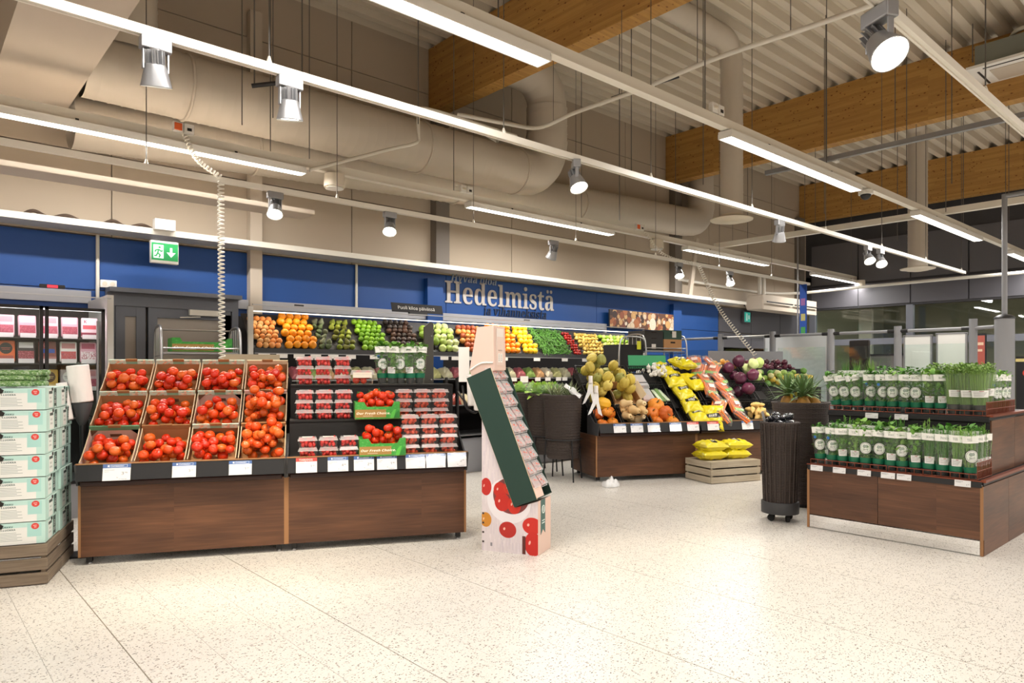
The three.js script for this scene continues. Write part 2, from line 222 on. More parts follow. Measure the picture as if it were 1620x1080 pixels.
// ================================================================ lamps and things under the roof
function wire(list, x, y, z, top = DECK) { list.push(bar(V(x, y, z), V(x, top, z), 0.0055, 4)); }
function lampRail(B, starts, x0, x1, label, where, inView) {
  const rail = thing('lamp_rail', label, 'rail', 'white lamp rails under the roof');
  mesh('profile', [box(x1 - x0, 0.1, 0.05, (x0 + x1) / 2, 3.93, -B), box(x1 - x0, 0.012, 0.085, (x0 + x1) / 2, 3.885, -B)], mt.railWhite, rail);
  for (let x = x0 + 0.4; x < x1; x += 2.6) mesh('suspension_wire', bar(V(x, 3.97, -B), V(x, DECK + 0.13, -B), 0.006, 5), mt.wire, rail);
  starts.forEach((s, i) => {
    const L = s < 0 || s > 16 ? 2.7 : 3.1;
    const l = thing('linear_lamp', inView ? where + [', outside the left edge', ', nearest the left edge', ', second from the left', ', third from the left', ', farthest right'][i] : 'long lit LED lamp on a rail behind the viewpoint', 'lamp', 'linear LED lamps', Frame.at(s + L / 2, 3.8, -B));
    mesh('housing', [box(L, 0.05, 0.15, 0, 0.045, 0), box(L, 0.03, 0.012, 0, 0.012, 0.07), box(L, 0.03, 0.012, 0, 0.012, -0.07), box(0.012, 0.05, 0.15, L / 2, 0.02, 0), box(0.012, 0.05, 0.15, -L / 2, 0.02, 0)], mt.white, l);
    mesh('diffuser', rbox(L - 0.03, 0.02, 0.126, 0.005, 0, 0.006, 0), mt.led, l);
    for (const q of [-0.75, 0.75]) mesh('clip', box(0.03, 0.03, 0.09, q, 0.082, 0), mt.darkSteel, l);
    const a = new THREE.RectAreaLight(LED_COLOR, LED, L - 0.04, 0.13); a.position.set(s + L / 2, 3.8 - 0.012, -B); a.lookAt(s + L / 2, 0, -B); a.castShadow = true; scene.add(a);
  });
}
lampRail(3.75, [-4.65, 0.55, 6.15, 11.35, 16.5], -5, 19.1, 'white lamp rail crossing the upper middle of the hall', 'lit LED lamp on the rail over the open floor', true);
lampRail(7.75, [-4.65, 0.5, 6.05, 11.3, 16.6], -5, 19.1, 'white lamp rail close to the rear wall above the produce cooler', 'lit LED lamp on the rail near the rear wall', true);
lampRail(-0.3, [-4.65, 0.55, 6.15, 11.35, 16.5], -5, 19.1, 'white lamp rail behind the viewpoint', '', false);
lampRail(-4.3, [-4.65, 0.55, 6.15, 11.35, 16.5], -5, 19.1, 'white lamp rail far behind the viewpoint', '', false);
// spot tracks
function track(B, x0, x1, label) {
  const t = thing('spot_track', label, 'track');
  mesh('profile', [box(x1 - x0, 0.045, 0.05, (x0 + x1) / 2, 3.5, -B), box(x1 - x0, 0.012, 0.014, (x0 + x1) / 2, 3.472, -B + 0.018), box(x1 - x0, 0.012, 0.014, (x0 + x1) / 2, 3.472, -B - 0.018)], mt.railWhite, t);
  for (let x = x0 + 0.5; x < x1; x += 2.05) mesh('suspension_wire', bar(V(x, 3.52, -B), V(x, DECK + 0.13, -B), 0.005, 4), mt.wire, t);
  for (let x = x0 + 0.5; x < x1; x += 2.05) mesh('hanger', cyl(0.008, 0.022, 0.05, 8, x, 3.545, -B), mt.railWhite, t);
}
track(4.5, -4.8, 16.4, 'white spotlight track crossing the whole picture from the upper left');
track(7.5, -4.8, 15.9, 'white spotlight track hanging before the rear wall');
track(1.5, -4.8, 7.6, 'white spotlight track at the upper right corner');
// spotlights
const spotProto = proto('track_spotlight', 'spotlight');
{
  const head = new THREE.Group();
  mesh('adapter', [rbox(0.17, 0.075, 0.07, 0.008, 0.0, -0.04, 0)], mt.alu, spotProto);
  for (const q of [-1, 1]) mesh('bracket', box(0.008, 0.15, 0.03, q * 0.068, -0.12, 0), mt.alu, spotProto);
}
const spotGlow = M(0xffffff, 0.4, { emissive: new THREE.Color(1, 0.9, 0.7), emissiveIntensity: 14 });
function spotlight(x, B, yaw, pitch, label, o = {}) {
  const s = copyOf(spotProto, label, 'spotlights on the tracks', Frame.at(x, 3.47, -B, o.turn || 0));
  const k = o.scale || 1; s.scale.setScalar(k);
  const dir = V(Math.sin(yaw) * Math.cos(pitch), -Math.sin(pitch), -Math.cos(yaw) * Math.cos(pitch));
  const inv = new THREE.Quaternion().setFromAxisAngle(V(0, 1, 0), -(o.turn || 0));
  const q = inv.multiply(new THREE.Quaternion().setFromUnitVectors(V(0, -1, 0), dir));
  const part = (n, g, m) => { g.applyQuaternion(q); g.translate(0, -0.17, 0); return mesh(n, g, m, s); };
  const fins = [cyl(0.03, 0.03, 0.09, 10, 0, 0.06, 0)]; for (let i = 0; i < 12; i++) { const f = box(0.03, 0.075, 0.004, 0.04, 0.055, 0); f.rotateY(i * PI / 6); fins.push(f); }
  part('heat_sink', merge(fins), mt.alu);
  part('reflector_cone', lathe([[0.0, 0.02], [0.05, 0.018], [0.058, 0.01], [0.086, -0.105], [0.088, -0.112], [0.083, -0.112], [0.052, -0.03], [0, -0.03]], 24), mt.alu);
  part('lens', cyl(0.074, 0.074, 0.006, 24, 0, -0.1, 0), spotGlow);
  const pos = V(x, 3.47 - 0.17 * k, -B).addScaledVector(dir, 0.125 * k);
  const l = new THREE.SpotLight(new THREE.Color(1, 0.87, 0.66), SPOT, 14, 0.5, 0.6, 2); l.position.copy(pos); l.target.position.copy(pos).addScaledVector(dir, 2); l.castShadow = true; l.shadow.radius = 3; scene.add(l, l.target);
  return s;
}
const D2 = PI / 180;
spotlight(1.16, 4.5, 0.4, 72 * D2, 'grey spotlight on the long track, nearest the upper left corner');
spotlight(1.99, 4.5, 0.5, 76 * D2, 'grey spotlight on the long track, second from the left');
spotlight(4.8, 4.5, 0.2 + PI, 62 * D2, 'grey spotlight in mid track below the nearest timber beam', { turn: 0.9 });
spotlight(8.7, 4.5, 0.9, 66 * D2, 'grey spotlight on the long track right of the round ceiling diffuser');
spotlight(11.55, 4.5, 3.9, 52 * D2, 'glaring spotlight at the right end of the long track, left of its pair');
spotlight(12.05, 4.5, 4.1, 50 * D2, 'glaring spotlight at the right end of the long track, right of its pair');
spotlight(3.15, 7.5, 3.6, 58 * D2, 'lit spotlight on the rear track left of the white smoke detector');
spotlight(4.62, 7.5, 3.75, 56 * D2, 'glaring spotlight on the rear track above the produce cooler end');
spotlight(7.5, 7.5, 0.1, 58 * D2, 'unlit looking spotlight on the rear track turned to the wall lettering');
spotlight(10.75, 7.5, 3.9, 58 * D2, 'lit spotlight on the rear track above the onion poster');
spotlight(12.48, 7.5, 4.0, 55 * D2, 'glaring spotlight near the right end of the rear track');
spotlight(4.0, 1.5, 3.7, 50 * D2, 'large glowing spotlight at the upper right corner', { turn: 1.1, scale: 1.15 });
// cross rails
function crossRail(x, y, b0, b1, w, label, mat = mt.railWhite) { const t = thing('cross_rail', label, 'rail'); mesh('profile', box(w, w, b1 - b0, x, y, -(b0 + b1) / 2), mat, t); for (let b = b0 + 0.3; b < b1; b += 1.7) mesh('suspension_wire', bar(V(x, y, -b), V(x, DECK + 0.13, -b), 0.005, 4), mt.wire, t); }
crossRail(8.45, 3.97 + 0.08, 1.0, 4.56, 0.055, 'thin grey cross rail over the lamp rail in front of the second beam', mt.alu);
crossRail(12.75, 3.99 + 0.08, 2.2, 8.0, 0.1, 'white cross rail in front of the dark gable wall');
{ // pipes along the walls
  const p = mesh('pipe', tube([[12.9, 3.5, -9.05], [17.2, 3.5, -9.05], [17.6, 3.5, -8.6], [17.4, 3.5, -6.4], [17.3, 3.5, -3.0]], 0.035, 60, 8), mt.whitePaint); tag(p, 'white pipe bending along the far dark corner', 'pipe');
  const q = mesh('pipe', tube([[3.6, 3.82, -7.6], [4.6, 4.25, -7.55], [5.05, 4.45, -7.5], [5.05, 4.5, -7.5], [5.05, 4.85, -7.5], [5.08, 4.88, -7.5], [6.7, 4.87, -7.45]], 0.022, 80, 8), mt.whitePaint); tag(q, 'thin bent white conduit hanging before the thick duct', 'pipe');
  const c = thing('cable_bundle', 'long sagging white cable bundle hanging below the nearest beam', 'cable');
  const pts = [[5.6, 4.9, -7.4], [6.1, 4.75, -6.9], [6.22, 4.63, -6.5], [6.25, 4.66, -5.9], [6.2, 4.62, -4.8], [6.15, 4.62, -3.86], [6.2, 4.6, -2.6], [6.2, 4.62, -0.5]];
  mesh('cable', tube(pts, 0.025, 80, 7), mt.whitePaint, c); mesh('cable', tube(pts.map(p => [p[0] + 0.04, p[1] + 0.015, p[2]]), 0.018, 80, 6), mt.cream, c);
  for (const b of [6.2, 5.1, 4.1, 3.1, 2.0]) mesh('hanger', bar(V(6.2, 4.64, -b), V(6.2, 5.6, -b), 0.005, 4), mt.wire, c);
  const c2 = mesh('cable_loop', tube([[6.2, 4.95, -9.0], [6.2, 5.08, -8.6], [6.25, 5.05, -8.0], [6.3, 4.7, -7.4]], 0.03, 30, 7), mt.whitePaint); tag(c2, 'looped white cable at the wall end of the nearest beam', 'cable');
}
// drop wires seen against beams and ducts
[[2.6, 7.0], [2.75, 6.6], [3.6, 7.6], [3.9, 5.8], [7.0, 5.6], [8.0, 5.2], [9.9, 5.9], [10.4, 3.0], [10.9, 4.9], [12.2, 3.6], [14.2, 5.0], [14.9, 3.4]].forEach(([x, b]) => { const w = mesh('drop_wire', bar(V(x, 3.95, -b), V(x, DECK + 0.13, -b), 0.006, 5), mt.wire); tag(w, 'thin steel drop wire hanging from the roof deck', 'wire', 'drop wires under the roof'); });
{ const r = thing('hanger_bar', 'short dark hanger bar on two rods left of the first beam', 'bar'); mesh('bar', bar(V(2.35, 4.0, -6.1), V(2.75, 4.1, -5.9), 0.02, 5), mt.darkSteel, r); for (const [x, z, y] of [[2.37, -6.09, 4.0], [2.73, -5.91, 4.1]]) mesh('rod', bar(V(x, y, z), V(x, DECK + 0.13, z), 0.007, 5), mt.wire, r);
  const r2 = thing('hanger_bar', 'dark hanger bar under the deck behind the first beam', 'bar'); mesh('bar', bar(V(7.2, 5.15, -6.1), V(7.6, 5.3, -5.3), 0.02, 5), mt.darkSteel, r2); mesh('rod', bar(V(7.25, 3.5, -6.0), V(7.25, DECK, -6.0), 0.007, 5), mt.wire, r2); }
// smoke detectors and sockets on the rails
for (const [x, b, label] of [[3.97, 7.7, 'white round detector box on the rear lamp rail, left one'], [10.35, 7.7, 'white round detector box on the rear lamp rail above the onion poster'], [19.0, 7.6, 'white round detector box at the far right end of the rear lamp rail']]) { const d = thing('detector', label, 'detector', null, Frame.at(x, 3.78, -b)); mesh('body', cyl(0.12, 0.125, 0.15, 24, 0, 0, 0), mt.cream, d); mesh('cap', cyl(0.09, 0.11, 0.02, 24, 0, -0.085, 0), mt.white, d); }
function socket(x, y, b, label, plug) { const s = thing('socket_box', label, 'socket', null, Frame.at(x, y, -b)); mesh('plate', [rbox(0.1, 0.1, 0.05, 0.008, -0.055, 0, 0), rbox(0.1, 0.1, 0.05, 0.008, 0.055, 0, 0)], mt.white, s); if (plug) mesh('socket_face', rbox(0.075, 0.075, 0.02, 0.006, -0.055, 0, 0.025), mt.orangeSocket, s); else mesh('socket_face', cyl(0.03, 0.03, 0.02, 14, -0.055, 0, 0.02).rotateX(0), mt.cream, s); mesh('dark_face', box(0.045, 0.03, 0.01, 0.055, -0.01, 0.024), mt.black, s); }
socket(2.25, 4.02, 7.7, 'double socket with an orange face on the rear rail above the exit sign', true);
socket(5.98, 4.02, 7.7, 'white double socket left of the second rear lamp');
socket(9.85, 4.02, 7.7, 'double socket with an orange face right of the second rear lamp', true);
socket(6.0, 4.04, 3.75, 'white double socket on the middle rail before the vertical duct');
socket(8.6, 4.1, 3.75, 'white double socket on the middle rail at the cross rail');
{ const c = thing('dome_camera', 'small dark dome camera under the middle lamp rail', 'camera', null, Frame.at(9.55, 3.8, -3.75)); mesh('base', cyl(0.09, 0.09, 0.05, 20, 0, 0.03, 0), mt.white, c); mesh('dome', new THREE.SphereGeometry(0.065, 18, 10, 0, 7, PI / 2, PI / 2), mt.black, c); }
// coiled cables
function coil(pts, turns, r, label) { const cv = new THREE.CatmullRomCurve3(pts.map(p => V(...p))), out = []; const n = turns * 8; for (let i = 0; i <= n; i++) { const p = cv.getPoint(i / n), a = i / 8 * 2 * PI; const t = cv.getTangent(i / n), s = V(1, 0, 0.9).normalize(), u = V().crossVectors(t, s).normalize(), w = V().crossVectors(t, u).normalize(); out.push(p.addScaledVector(u, Math.cos(a) * r).addScaledVector(w, Math.sin(a) * r)); } const m = mesh('coiled_cable', new THREE.TubeGeometry(new THREE.CatmullRomCurve3(out), n * 2, 0.0085, 5), M(0xf0ebe0, 0.5)); tag(m, label, 'cable'); }
coil([[2.53, 3.45, -7.4], [2.535, 2.5, -7.4], [2.545, 1.45, -7.4]], 46, 0.028, 'coiled white cable hanging straight down behind the tomato boxes');
coil([[2.25, 3.95, -7.66], [2.35, 3.7, -7.6], [2.53, 3.5, -7.4]], 16, 0.02, 'coiled white cable sagging from the orange socket to the track');
coil([[11.15, 3.45, -7.35], [11.05, 2.6, -6.85], [10.95, 1.75, -6.1]], 42, 0.03, 'coiled white cable slanting down to the cabbage baskets');
coil([[9.95, 3.95, -7.66], [10.4, 3.6, -7.6], [11.1, 3.48, -7.45]], 24, 0.02, 'coiled white cable sagging along the rear track above the poster');
{ // shallow tray below the left rear lamp
  const t = mesh('cable_tray', [box(3.6, 0.015, 0.34, 1.95, 3.36, -7.95), box(3.6, 0.05, 0.015, 1.95, 3.38, -7.78), box(3.6, 0.05, 0.015, 1.95, 3.38, -8.12)], mt.beigeLight); tag(t, 'wide pale cable tray below the left rear lamp', 'tray'); }
{ // ceiling cassette
  const c = thing('ceiling_cassette', 'white ceiling cassette unit at the upper right corner', 'air conditioner', null, Frame.at(12.35, 5.95, -2.75));
  mesh('body', box(0.8, 0.3, 0.8, 0, 0.18, 0), M(0x7d8078, 0.5), c);
  mesh('fascia', [box(0.98, 0.04, 0.98, 0, 0, 0)], mt.white, c); mesh('grille', box(0.5, 0.012, 0.5, 0, -0.024, 0), mt.beigeLight, c);
  for (const s of [-1, 1]) { mesh('slot', box(0.6, 0.006, 0.03, 0, -0.022, s * 0.38), mt.black, c); mesh('slot', box(0.03, 0.006, 0.6, s * 0.38, -0.022, 0), mt.black, c); }
  mesh('hose', tube([[-0.4, 0.15, 0.4], [-0.55, 0.3, 0.42], [-0.3, 0.42, 0.1], [0.3, 0.42, -0.2]], 0.03, 30, 8), mt.whitePaint, c);
  for (const [a, b] of [[-0.42, -0.42], [0.42, -0.42], [-0.42, 0.42], [0.42, 0.42]]) mesh('rod', bar(V(a, 0.1, b), V(a, 0.67, b), 0.008, 5), mt.wire, c);
  const p = mesh('pipe', bar(V(8.5, 5.9, -2.1), V(13.4, 5.9, -2.1), 0.07, 14), mt.whitePaint); tag(p, 'white insulated pipe beside the ceiling cassette', 'pipe');
}
{ // air curtain above the far door
  const a = thing('air_curtain', 'long pale air curtain unit on the dark rear wall at the right', 'heater', null, Frame.at(17.1, 3.15, -8.75));
  const g = prism([[-0.2, -0.16], [0.2, -0.16], [0.26, -0.02], [0.16, 0.16], [-0.2, 0.16]], 2.8, 0.02); g.rotateY(-PI / 2); g.translate(1.4, 0, 0); mesh('casing', g.rotateY(PI).translate(0, 0, 0), mt.beigeLight, a);
  for (const q of [-0.7, 0.7]) mesh('slot', box(1.3, 0.03, 0.02, q, 0.0, 0.285), mt.black, a);
  for (const q of [-1.1, -0.9]) mesh('wall_bracket', box(0.1, 0.1, 0.25, q, 0, -0.32), mt.charcoal, a), mesh('supply_pipe', cyl(0.05, 0.05, 0.5, 10, q, 0.4, -0.05), mt.whitePaint, a);
  const e = thing('exit_sign', 'small green exit sign under the pale air curtain', 'sign', null, Frame.at(15.95, 2.82, -9.14)); mesh('case', rbox(0.32, 0.3, 0.08, 0.01), mt.charcoal, e); mesh('face', box(0.26, 0.24, 0.01, 0, 0, 0.043), M(0x0c7a66, 0.4, { emissive: new THREE.Color(0.05, 0.5, 0.4), emissiveIntensity: 0.5 }), e); mesh('running_figure', [box(0.05, 0.18, 0.006, -0.04, 0, 0.051), box(0.05, 0.1, 0.006, 0.06, 0.0, 0.051)], M(0xdff5ee, 0.5), e);
  const b = thing('banner', 'narrow blue hanging banner in front of the dark far wall', 'banner', null, Frame.at(15.5, 2.35, -7.45)); mesh('cloth', box(0.02, 2.2, 0.16, 0, 0, 0), M(0x1c4796, 0.7), b); mesh('pole', cyl(0.02, 0.02, 4.7, 8, -0.02, 0.0, -0.12), mt.alu, b); for (const [y, c] of [[0.35, 0xa8a060], [0.05, 0x3f8f4a], [0.7, 0x8a5a90], [-0.35, 0xd9e4ee]]) mesh('print', box(0.022, 0.16, 0.1, -0.002, y, 0), M(c, 0.7), b);
}

// ================================================================ produce stands
const UNIT = 1.515, SL = 35 * D2;
const ROW = k => [0.70 + 0.27 * k, -0.03 - 0.28 * k];           // height and depth of the front edge of each tilted row
function produceStand(frame, label, stepped) {
  const s = thing('produce_stand', label, 'display stand', 'walnut produce stands', frame), L = UNIT;
  mesh('front_panel', boxUV(box(L - 0.012, 0.555, 0.02, L / 2, 0.343, 0), 1.2, R(), R()), mt.walnut, s);
  for (const x of [0.009, L - 0.009]) { mesh('side_panel', boxUV(box(0.018, 0.555, 0.8, x, 0.343, -0.41), 1.2, R(), R()), mt.walnut, s); mesh('panel_edge', box(0.018, 0.555, 0.003, x, 0.343, 0.0115), mt.walnutEdge, s); }
  mesh('back_panel', boxUV(box(L, 1.3, 0.018, L / 2, 0.72, -0.9), 1.2), mt.blackMatte, s);
  for (const x of [0.06, L - 0.06]) for (const z of [-0.06, -0.76]) { const f = mesh('foot', box(0.04, 0.06, 0.04, x, 0.045, z), mt.black, s); mesh('levelling_pad', [cyl(0.006, 0.006, 0.03, 8, x, 0.018, z), cyl(0.02, 0.022, 0.008, 12, x, 0.004, z)], mt.steel, f); }
  mesh('price_rail', box(L - 0.03, 0.125, 0.012, L / 2, 0.722, 0.105, -0.22), mt.black, s);
  mesh('rail_lip', box(L - 0.01, 0.008, 0.03, L / 2, 0.787, 0.088), mt.walnutEdge, s);
  mesh('ledge', rbox(L - 0.06, 0.045, 0.12, 0.015, L / 2, 0.635, 0.03), boxWal, s);
  for (const x of [0.008, L - 0.008]) mesh('cheek', prism([[0.0, 0.62], [0.06, 0.62], [0.12, 0.785], [-0.05, 0.785], [-0.3, 0.95], [-0.3, 0.62]], 0.014).rotateY(-PI / 2).translate(x + 0.007, 0, 0), mt.charcoal, s);
  if (!stepped) for (let k = 0; k < 3; k++) { const [y, z] = ROW(k); mesh('tilted_shelf', box(L - 0.04, 0.012, 0.38, L / 2, 0, 0, 0).translate(0, -0.008, -0.17).rotateX(SL).translate(0, y, z), mt.blackMatte, s); }
  else for (let k = 0; k < 3; k++) mesh('step_shelf', [box(L - 0.04, 0.015, 0.33, L / 2, 0.765 + 0.297 * k, 0.09 - 0.16 - 0.29 * k), box(L - 0.04, 0.29, 0.012, L / 2, 0.62 + 0.297 * k, 0.08 - 0.29 * k)].slice(0, k ? 2 : 1), mt.blackMatte, s);
  for (const x of [0.012, L - 0.012]) mesh('upright', box(0.022, 0.75, 0.05, x, 1.05, -0.86), mt.black, s);
  return s;
}
const boxWal = M(0x7d5232, 0.5, { map: walnutTex });
const TF = Frame.at(1.106, 0, -6.158, -25.4 * D2).sub(-0.06, 0, 0), TF2 = TF.sub(UNIT, 0, 0);
const PF = Frame.at(7.1, 0, -6.17, -25.4 * D2).sub(-0.1, 0, 0), PF2 = PF.sub(UNIT, 0, 0);
produceStand(TF, 'walnut produce stand carrying twelve boxes of loose tomatoes', false);
produceStand(TF2, 'walnut produce stand carrying punnets and two green tomato cartons', true);
produceStand(PF, 'walnut produce stand with pumpkins and squash in the background', false);
produceStand(PF2, 'walnut produce stand with carrot bags and red cabbages in the background', false);

// ---------------------------------------------------------------- price cards
const tagTex = {};
function priceTex(head, price, sup, title) { const key = head + price + sup; return tagTex[key] ??= M(0xffffff, 0.5, { map: canvasTex(192, 160, (x, w, h) => { x.fillStyle = '#f1f0f2'; x.fillRect(0, 0, w, h); if (head === 'K') { x.fillStyle = '#4a6ca8'; x.fillRect(0, 0, w, 38); x.fillStyle = '#fff'; x.font = 'bold 30px sans-serif'; x.fillText('K', 30, 30); x.strokeStyle = '#e8ecf4'; x.lineWidth = 3; x.strokeRect(56, 7, 112, 24); x.font = 'bold 12px sans-serif'; x.fillText('SUPERMARKET', 62, 24); } else { x.fillStyle = '#dd4a42'; x.fillRect(0, 0, w, 40); x.fillStyle = '#fbe3dd'; x.font = 'bold 30px sans-serif'; x.fillText('TARJOUS', 28, 32); } x.fillStyle = '#8a8a8e'; x.font = '11px sans-serif'; x.fillText(title, 10, 60); x.fillText('Suomi', 10, 76); x.fillStyle = '#444448'; x.font = '36px sans-serif'; x.fillText(price, 128, 104); x.font = '18px sans-serif'; x.fillText(sup, 150, 92); x.font = '10px sans-serif'; x.fillStyle = '#77777b'; x.fillText('kg', 96, 134); x.fillText('0123456789', 112, 152); }) }); }
function priceCard(frame, x, w, h, mat, label, y = 0.722, z = 0.118, tilt = -0.22) { const p = thing('price_card', label, 'price tag', 'price cards on the stands', frame.sub(x, y, z, tilt)); mesh('holder', box(w + 0.006, h + 0.006, 0.003), mt.clear, p).position.z = 0.009; mesh('card', box(w, h, 0.002), mat, p); return p; }
const k329 = priceTex('K', '3', '79', 'Kiertotomaatti'), k399 = priceTex('K', '3', '29', 'Pihvitomaatti'), k199 = priceTex('K', '1', '99', 'Tomaatti'), k450 = priceTex('K', '4', '99', 'Kirsikkatomaatti'), k299 = priceTex('K', '2', '99', 'Luumutomaatti'), tar = priceTex('T', '1', '99', 'Minitomaatti');
priceCard(TF, 0.29, 0.19, 0.125, k329, 'blue headed price card priced 3 below the leftmost tomato boxes'); priceCard(TF, 0.76, 0.17, 0.115, k399, 'blue headed price card in the middle of the tomato box rail'); priceCard(TF, 1.17, 0.17, 0.11, k199, 'blue headed price card priced 1 at the right of the tomato box rail');
[[0.16, tar, 'price card with a red offer header below the cherry tomato punnets'], [0.41, k450, 'blue headed price card priced 4 right of the red offer card'], [0.62, k299, 'blue headed price card third from the left on the punnet rail'], [0.81, k199, 'blue headed price card fourth from the left on the punnet rail'], [1.05, k299, 'blue headed price card fifth from the left on the punnet rail'], [1.225, k299, 'blue headed price card second from the right on the punnet rail'], [1.41, k299, 'blue headed price card at the right end of the punnet rail']].forEach(([x, m, l]) => priceCard(TF2, x, 0.165, 0.12, m, l));
const plain = priceTex('K', '2', '49', 'Kurpitsa'), redp = priceTex('T', '0', '99', 'Peruna');
[[0.3, plain, 'leftmost price card on the pumpkin stand'], [0.55, plain, 'second price card on the pumpkin stand'], [0.8, plain, 'third price card on the pumpkin stand'], [1.13, plain, 'fourth price card on the pumpkin stand'], [1.4, redp, 'red headed price card at the right end of the pumpkin stand']].forEach(([x, m, l]) => priceCard(PF, x, 0.18, 0.12, m, l));
[[0.2, redp, 'red headed price card below the yellow potato bags'], [0.75, plain, 'price card below the carrot bags']].forEach(([x, m, l]) => priceCard(PF2, x, 0.18, 0.12, m, l));

// ---------------------------------------------------------------- tomato boxes
const boxPrint = M(0xffffff, 0.85, { map: canvasTex(256, 64, (x, w, h) => { x.fillStyle = '#c3d6c4'; x.fillRect(0, 0, w, h); for (let i = 0; i < 26; i++) { x.fillStyle = pick(['#e2a483', '#d98a68', '#e8c9a0', '#9cc3a6', '#ecd9c2']); x.beginPath(); x.arc(R() < 0.5 ? R(10, 80) : R(176, 246), R(64), R(4, 11), 0, 7); x.fill(); } x.fillStyle = '#86b596'; x.fillRect(96, 0, 64, h); }) });
const innerPink = M(0xdcc0b4, 0.9), innerDark = M(0x6a4a34, 0.9), greenEdge = M(0x63906c, 0.85);
function tomatoBox(frame, kind, label) {
  const b = thing('tomato_box', label, 'box', 'cardboard tomato boxes', frame), w = 0.362, d = 0.37, h = 0.105, t = 0.006;
  const inner = kind.inner;
  mesh('bottom', box(w, t, d, 0, t / 2, -d / 2), mt.card, b);
  for (const s of [-1, 1]) { mesh('side_wall', prism([[0, 0], [d, 0], [d, h + 0.035], [d - 0.06, h + 0.02], [0.08, h - 0.005], [0, h]], t).rotateY(PI / 2).translate(s * (w / 2 - t / 2) - t / 2, 0, 0), inner === mt.card ? mt.card : inner, b); mesh('wall_edge', tube([[s * (w / 2 - t / 2), h + 0.003, -0.003], [s * (w / 2 - t / 2), h - 0.002, -0.08], [s * (w / 2 - t / 2), h + 0.022, -d + 0.06], [s * (w / 2 - t / 2), h + 0.037, -d]], 0.0045, 12, 5), mt.cardPale, b); }
  mesh('front_wall', box(w - 2 * t, h - 0.012, t, 0, (h - 0.012) / 2, -t / 2), kind.front || boxPrint, b);
  mesh('back_wall', [box(w - 2 * t, h + 0.03, t, 0, (h + 0.03) / 2, -d + t / 2)], inner, b);
  mesh('rim_flap', box(w - 0.004, 0.042, 0.012, 0, h + 0.045, -d + 0.004), kind.rim || boxPrint, b);
  mesh('hand_tab', rbox(0.095, 0.026, 0.016, 0.005, 0, h + 0.062, -d + 0.004), mt.cardDark, b);
  if (kind.slot) mesh('hand_slot', rbox(0.085, 0.028, 0.004, 0.002, 0, h * 0.72, -d + t + 0.002), innerDark, b);
  if (kind.corner) for (const s of [-1, 1]) mesh('corner_web', prism([[0, 0], [0.055, 0], [0, -0.06]], 0.004).scale(-s, 1, 1).translate(s * (w / 2 - t), h + 0.03, -d + 0.012), innerDark, b);
  return b;
}
const tomGeo = [0, 1, 2].map(v => { const sq = [0.86, 0.8, 0.92][v]; return lathe([[0, -0.98 * sq], [0.3, -0.97 * sq], [0.62, -0.82 * sq], [0.88, -0.48 * sq], [1, 0], [0.93, 0.42 * sq], [0.7, 0.78 * sq], [0.42, 0.93 * sq], [0.2, 0.9 * sq], [0.07, 0.84 * sq], [0, 0.83 * sq]], 18); });
const scarGeo = lathe([[0, 0.845], [0.05, 0.85], [0.085, 0.82], [0.06, 0.8]], 8).scale(1, 0.86, 1), scarMat = M(0xb07a4a, 0.8);
const E3 = (a = PI) => new THREE.Euler(R(-a, a), R(-PI, PI), R(-a, a));
function tomatoInto(frame, x, y, z, r, label, group, m) { const g = Math.floor(R(3)); const t = mesh('tomato', tomGeo[g], m || pick(mt.tom)); tag(t, label, 'tomato', group); frame.sub(x, y, z).put(t); t.quaternion.multiply(new THREE.Quaternion().setFromEuler(E3(0.75))); t.scale.setScalar(r * 1.02); const s = mesh('stem_scar', scarGeo, scarMat, t); return t; }
const rowName = ['front row', 'middle row', 'back row'], colName = ['leftmost box', 'second box from the left', 'third box from the left', 'rightmost box'];
const kinds = [[{ inner: innerPink, slot: 1, corner: 1, rim: greenEdge }, { inner: mt.card, front: mt.card, rim: mt.cardDark }, { inner: mt.cardDark, slot: 1 }, { inner: innerDark, corner: 1, rim: mt.card }], [{ inner: mt.card, front: greenEdge }, { inner: mt.card, front: mt.card, slot: 1 }, { inner: innerPink, slot: 1, corner: 1 }, { inner: innerDark, corner: 1, rim: innerPink }], [{ inner: mt.card }, { inner: mt.card }, { inner: mt.card }, { inner: mt.card, rim: mt.cardPale }]];
const counts = [[27, 25, 27, 34], [27, 25, 29, 31], [26, 26, 26, 26]];
for (let k = 0; k < 3; k++) for (let c = 0; c < 4; c++) {
  const [y, z] = ROW(k), f = TF.sub(0.19 + c * 0.378, y, z, SL), where = colName[c] + ' of the ' + rowName[k];
  tomatoBox(f, kinds[k][c], 'cardboard tomato box, ' + where + ' on the left stand');
  const full = c === 3 && k < 2, grp = 'tomatoes in the ' + where;
  const n = counts[k][c];
  const B = pile(n, 0.342, 0.335, 0.0385, full ? 0.3 : 0.18, full ? 6 : 12, full ? 0.15 : 0.35);
  B.forEach(q => tomatoInto(f, q[0], q[1] + 0.007, q[2] - 0.185, q[3], 'loose ripe tomato in the ' + where, grp, full ? mt.tom[R() < 0.6 ? 3 : 2] : undefined));
}
tomatoInto(TF, 1.46, 0.83, 0.05, 0.036, 'single tomato at the right end of the front rail', null, mt.tom[2]);

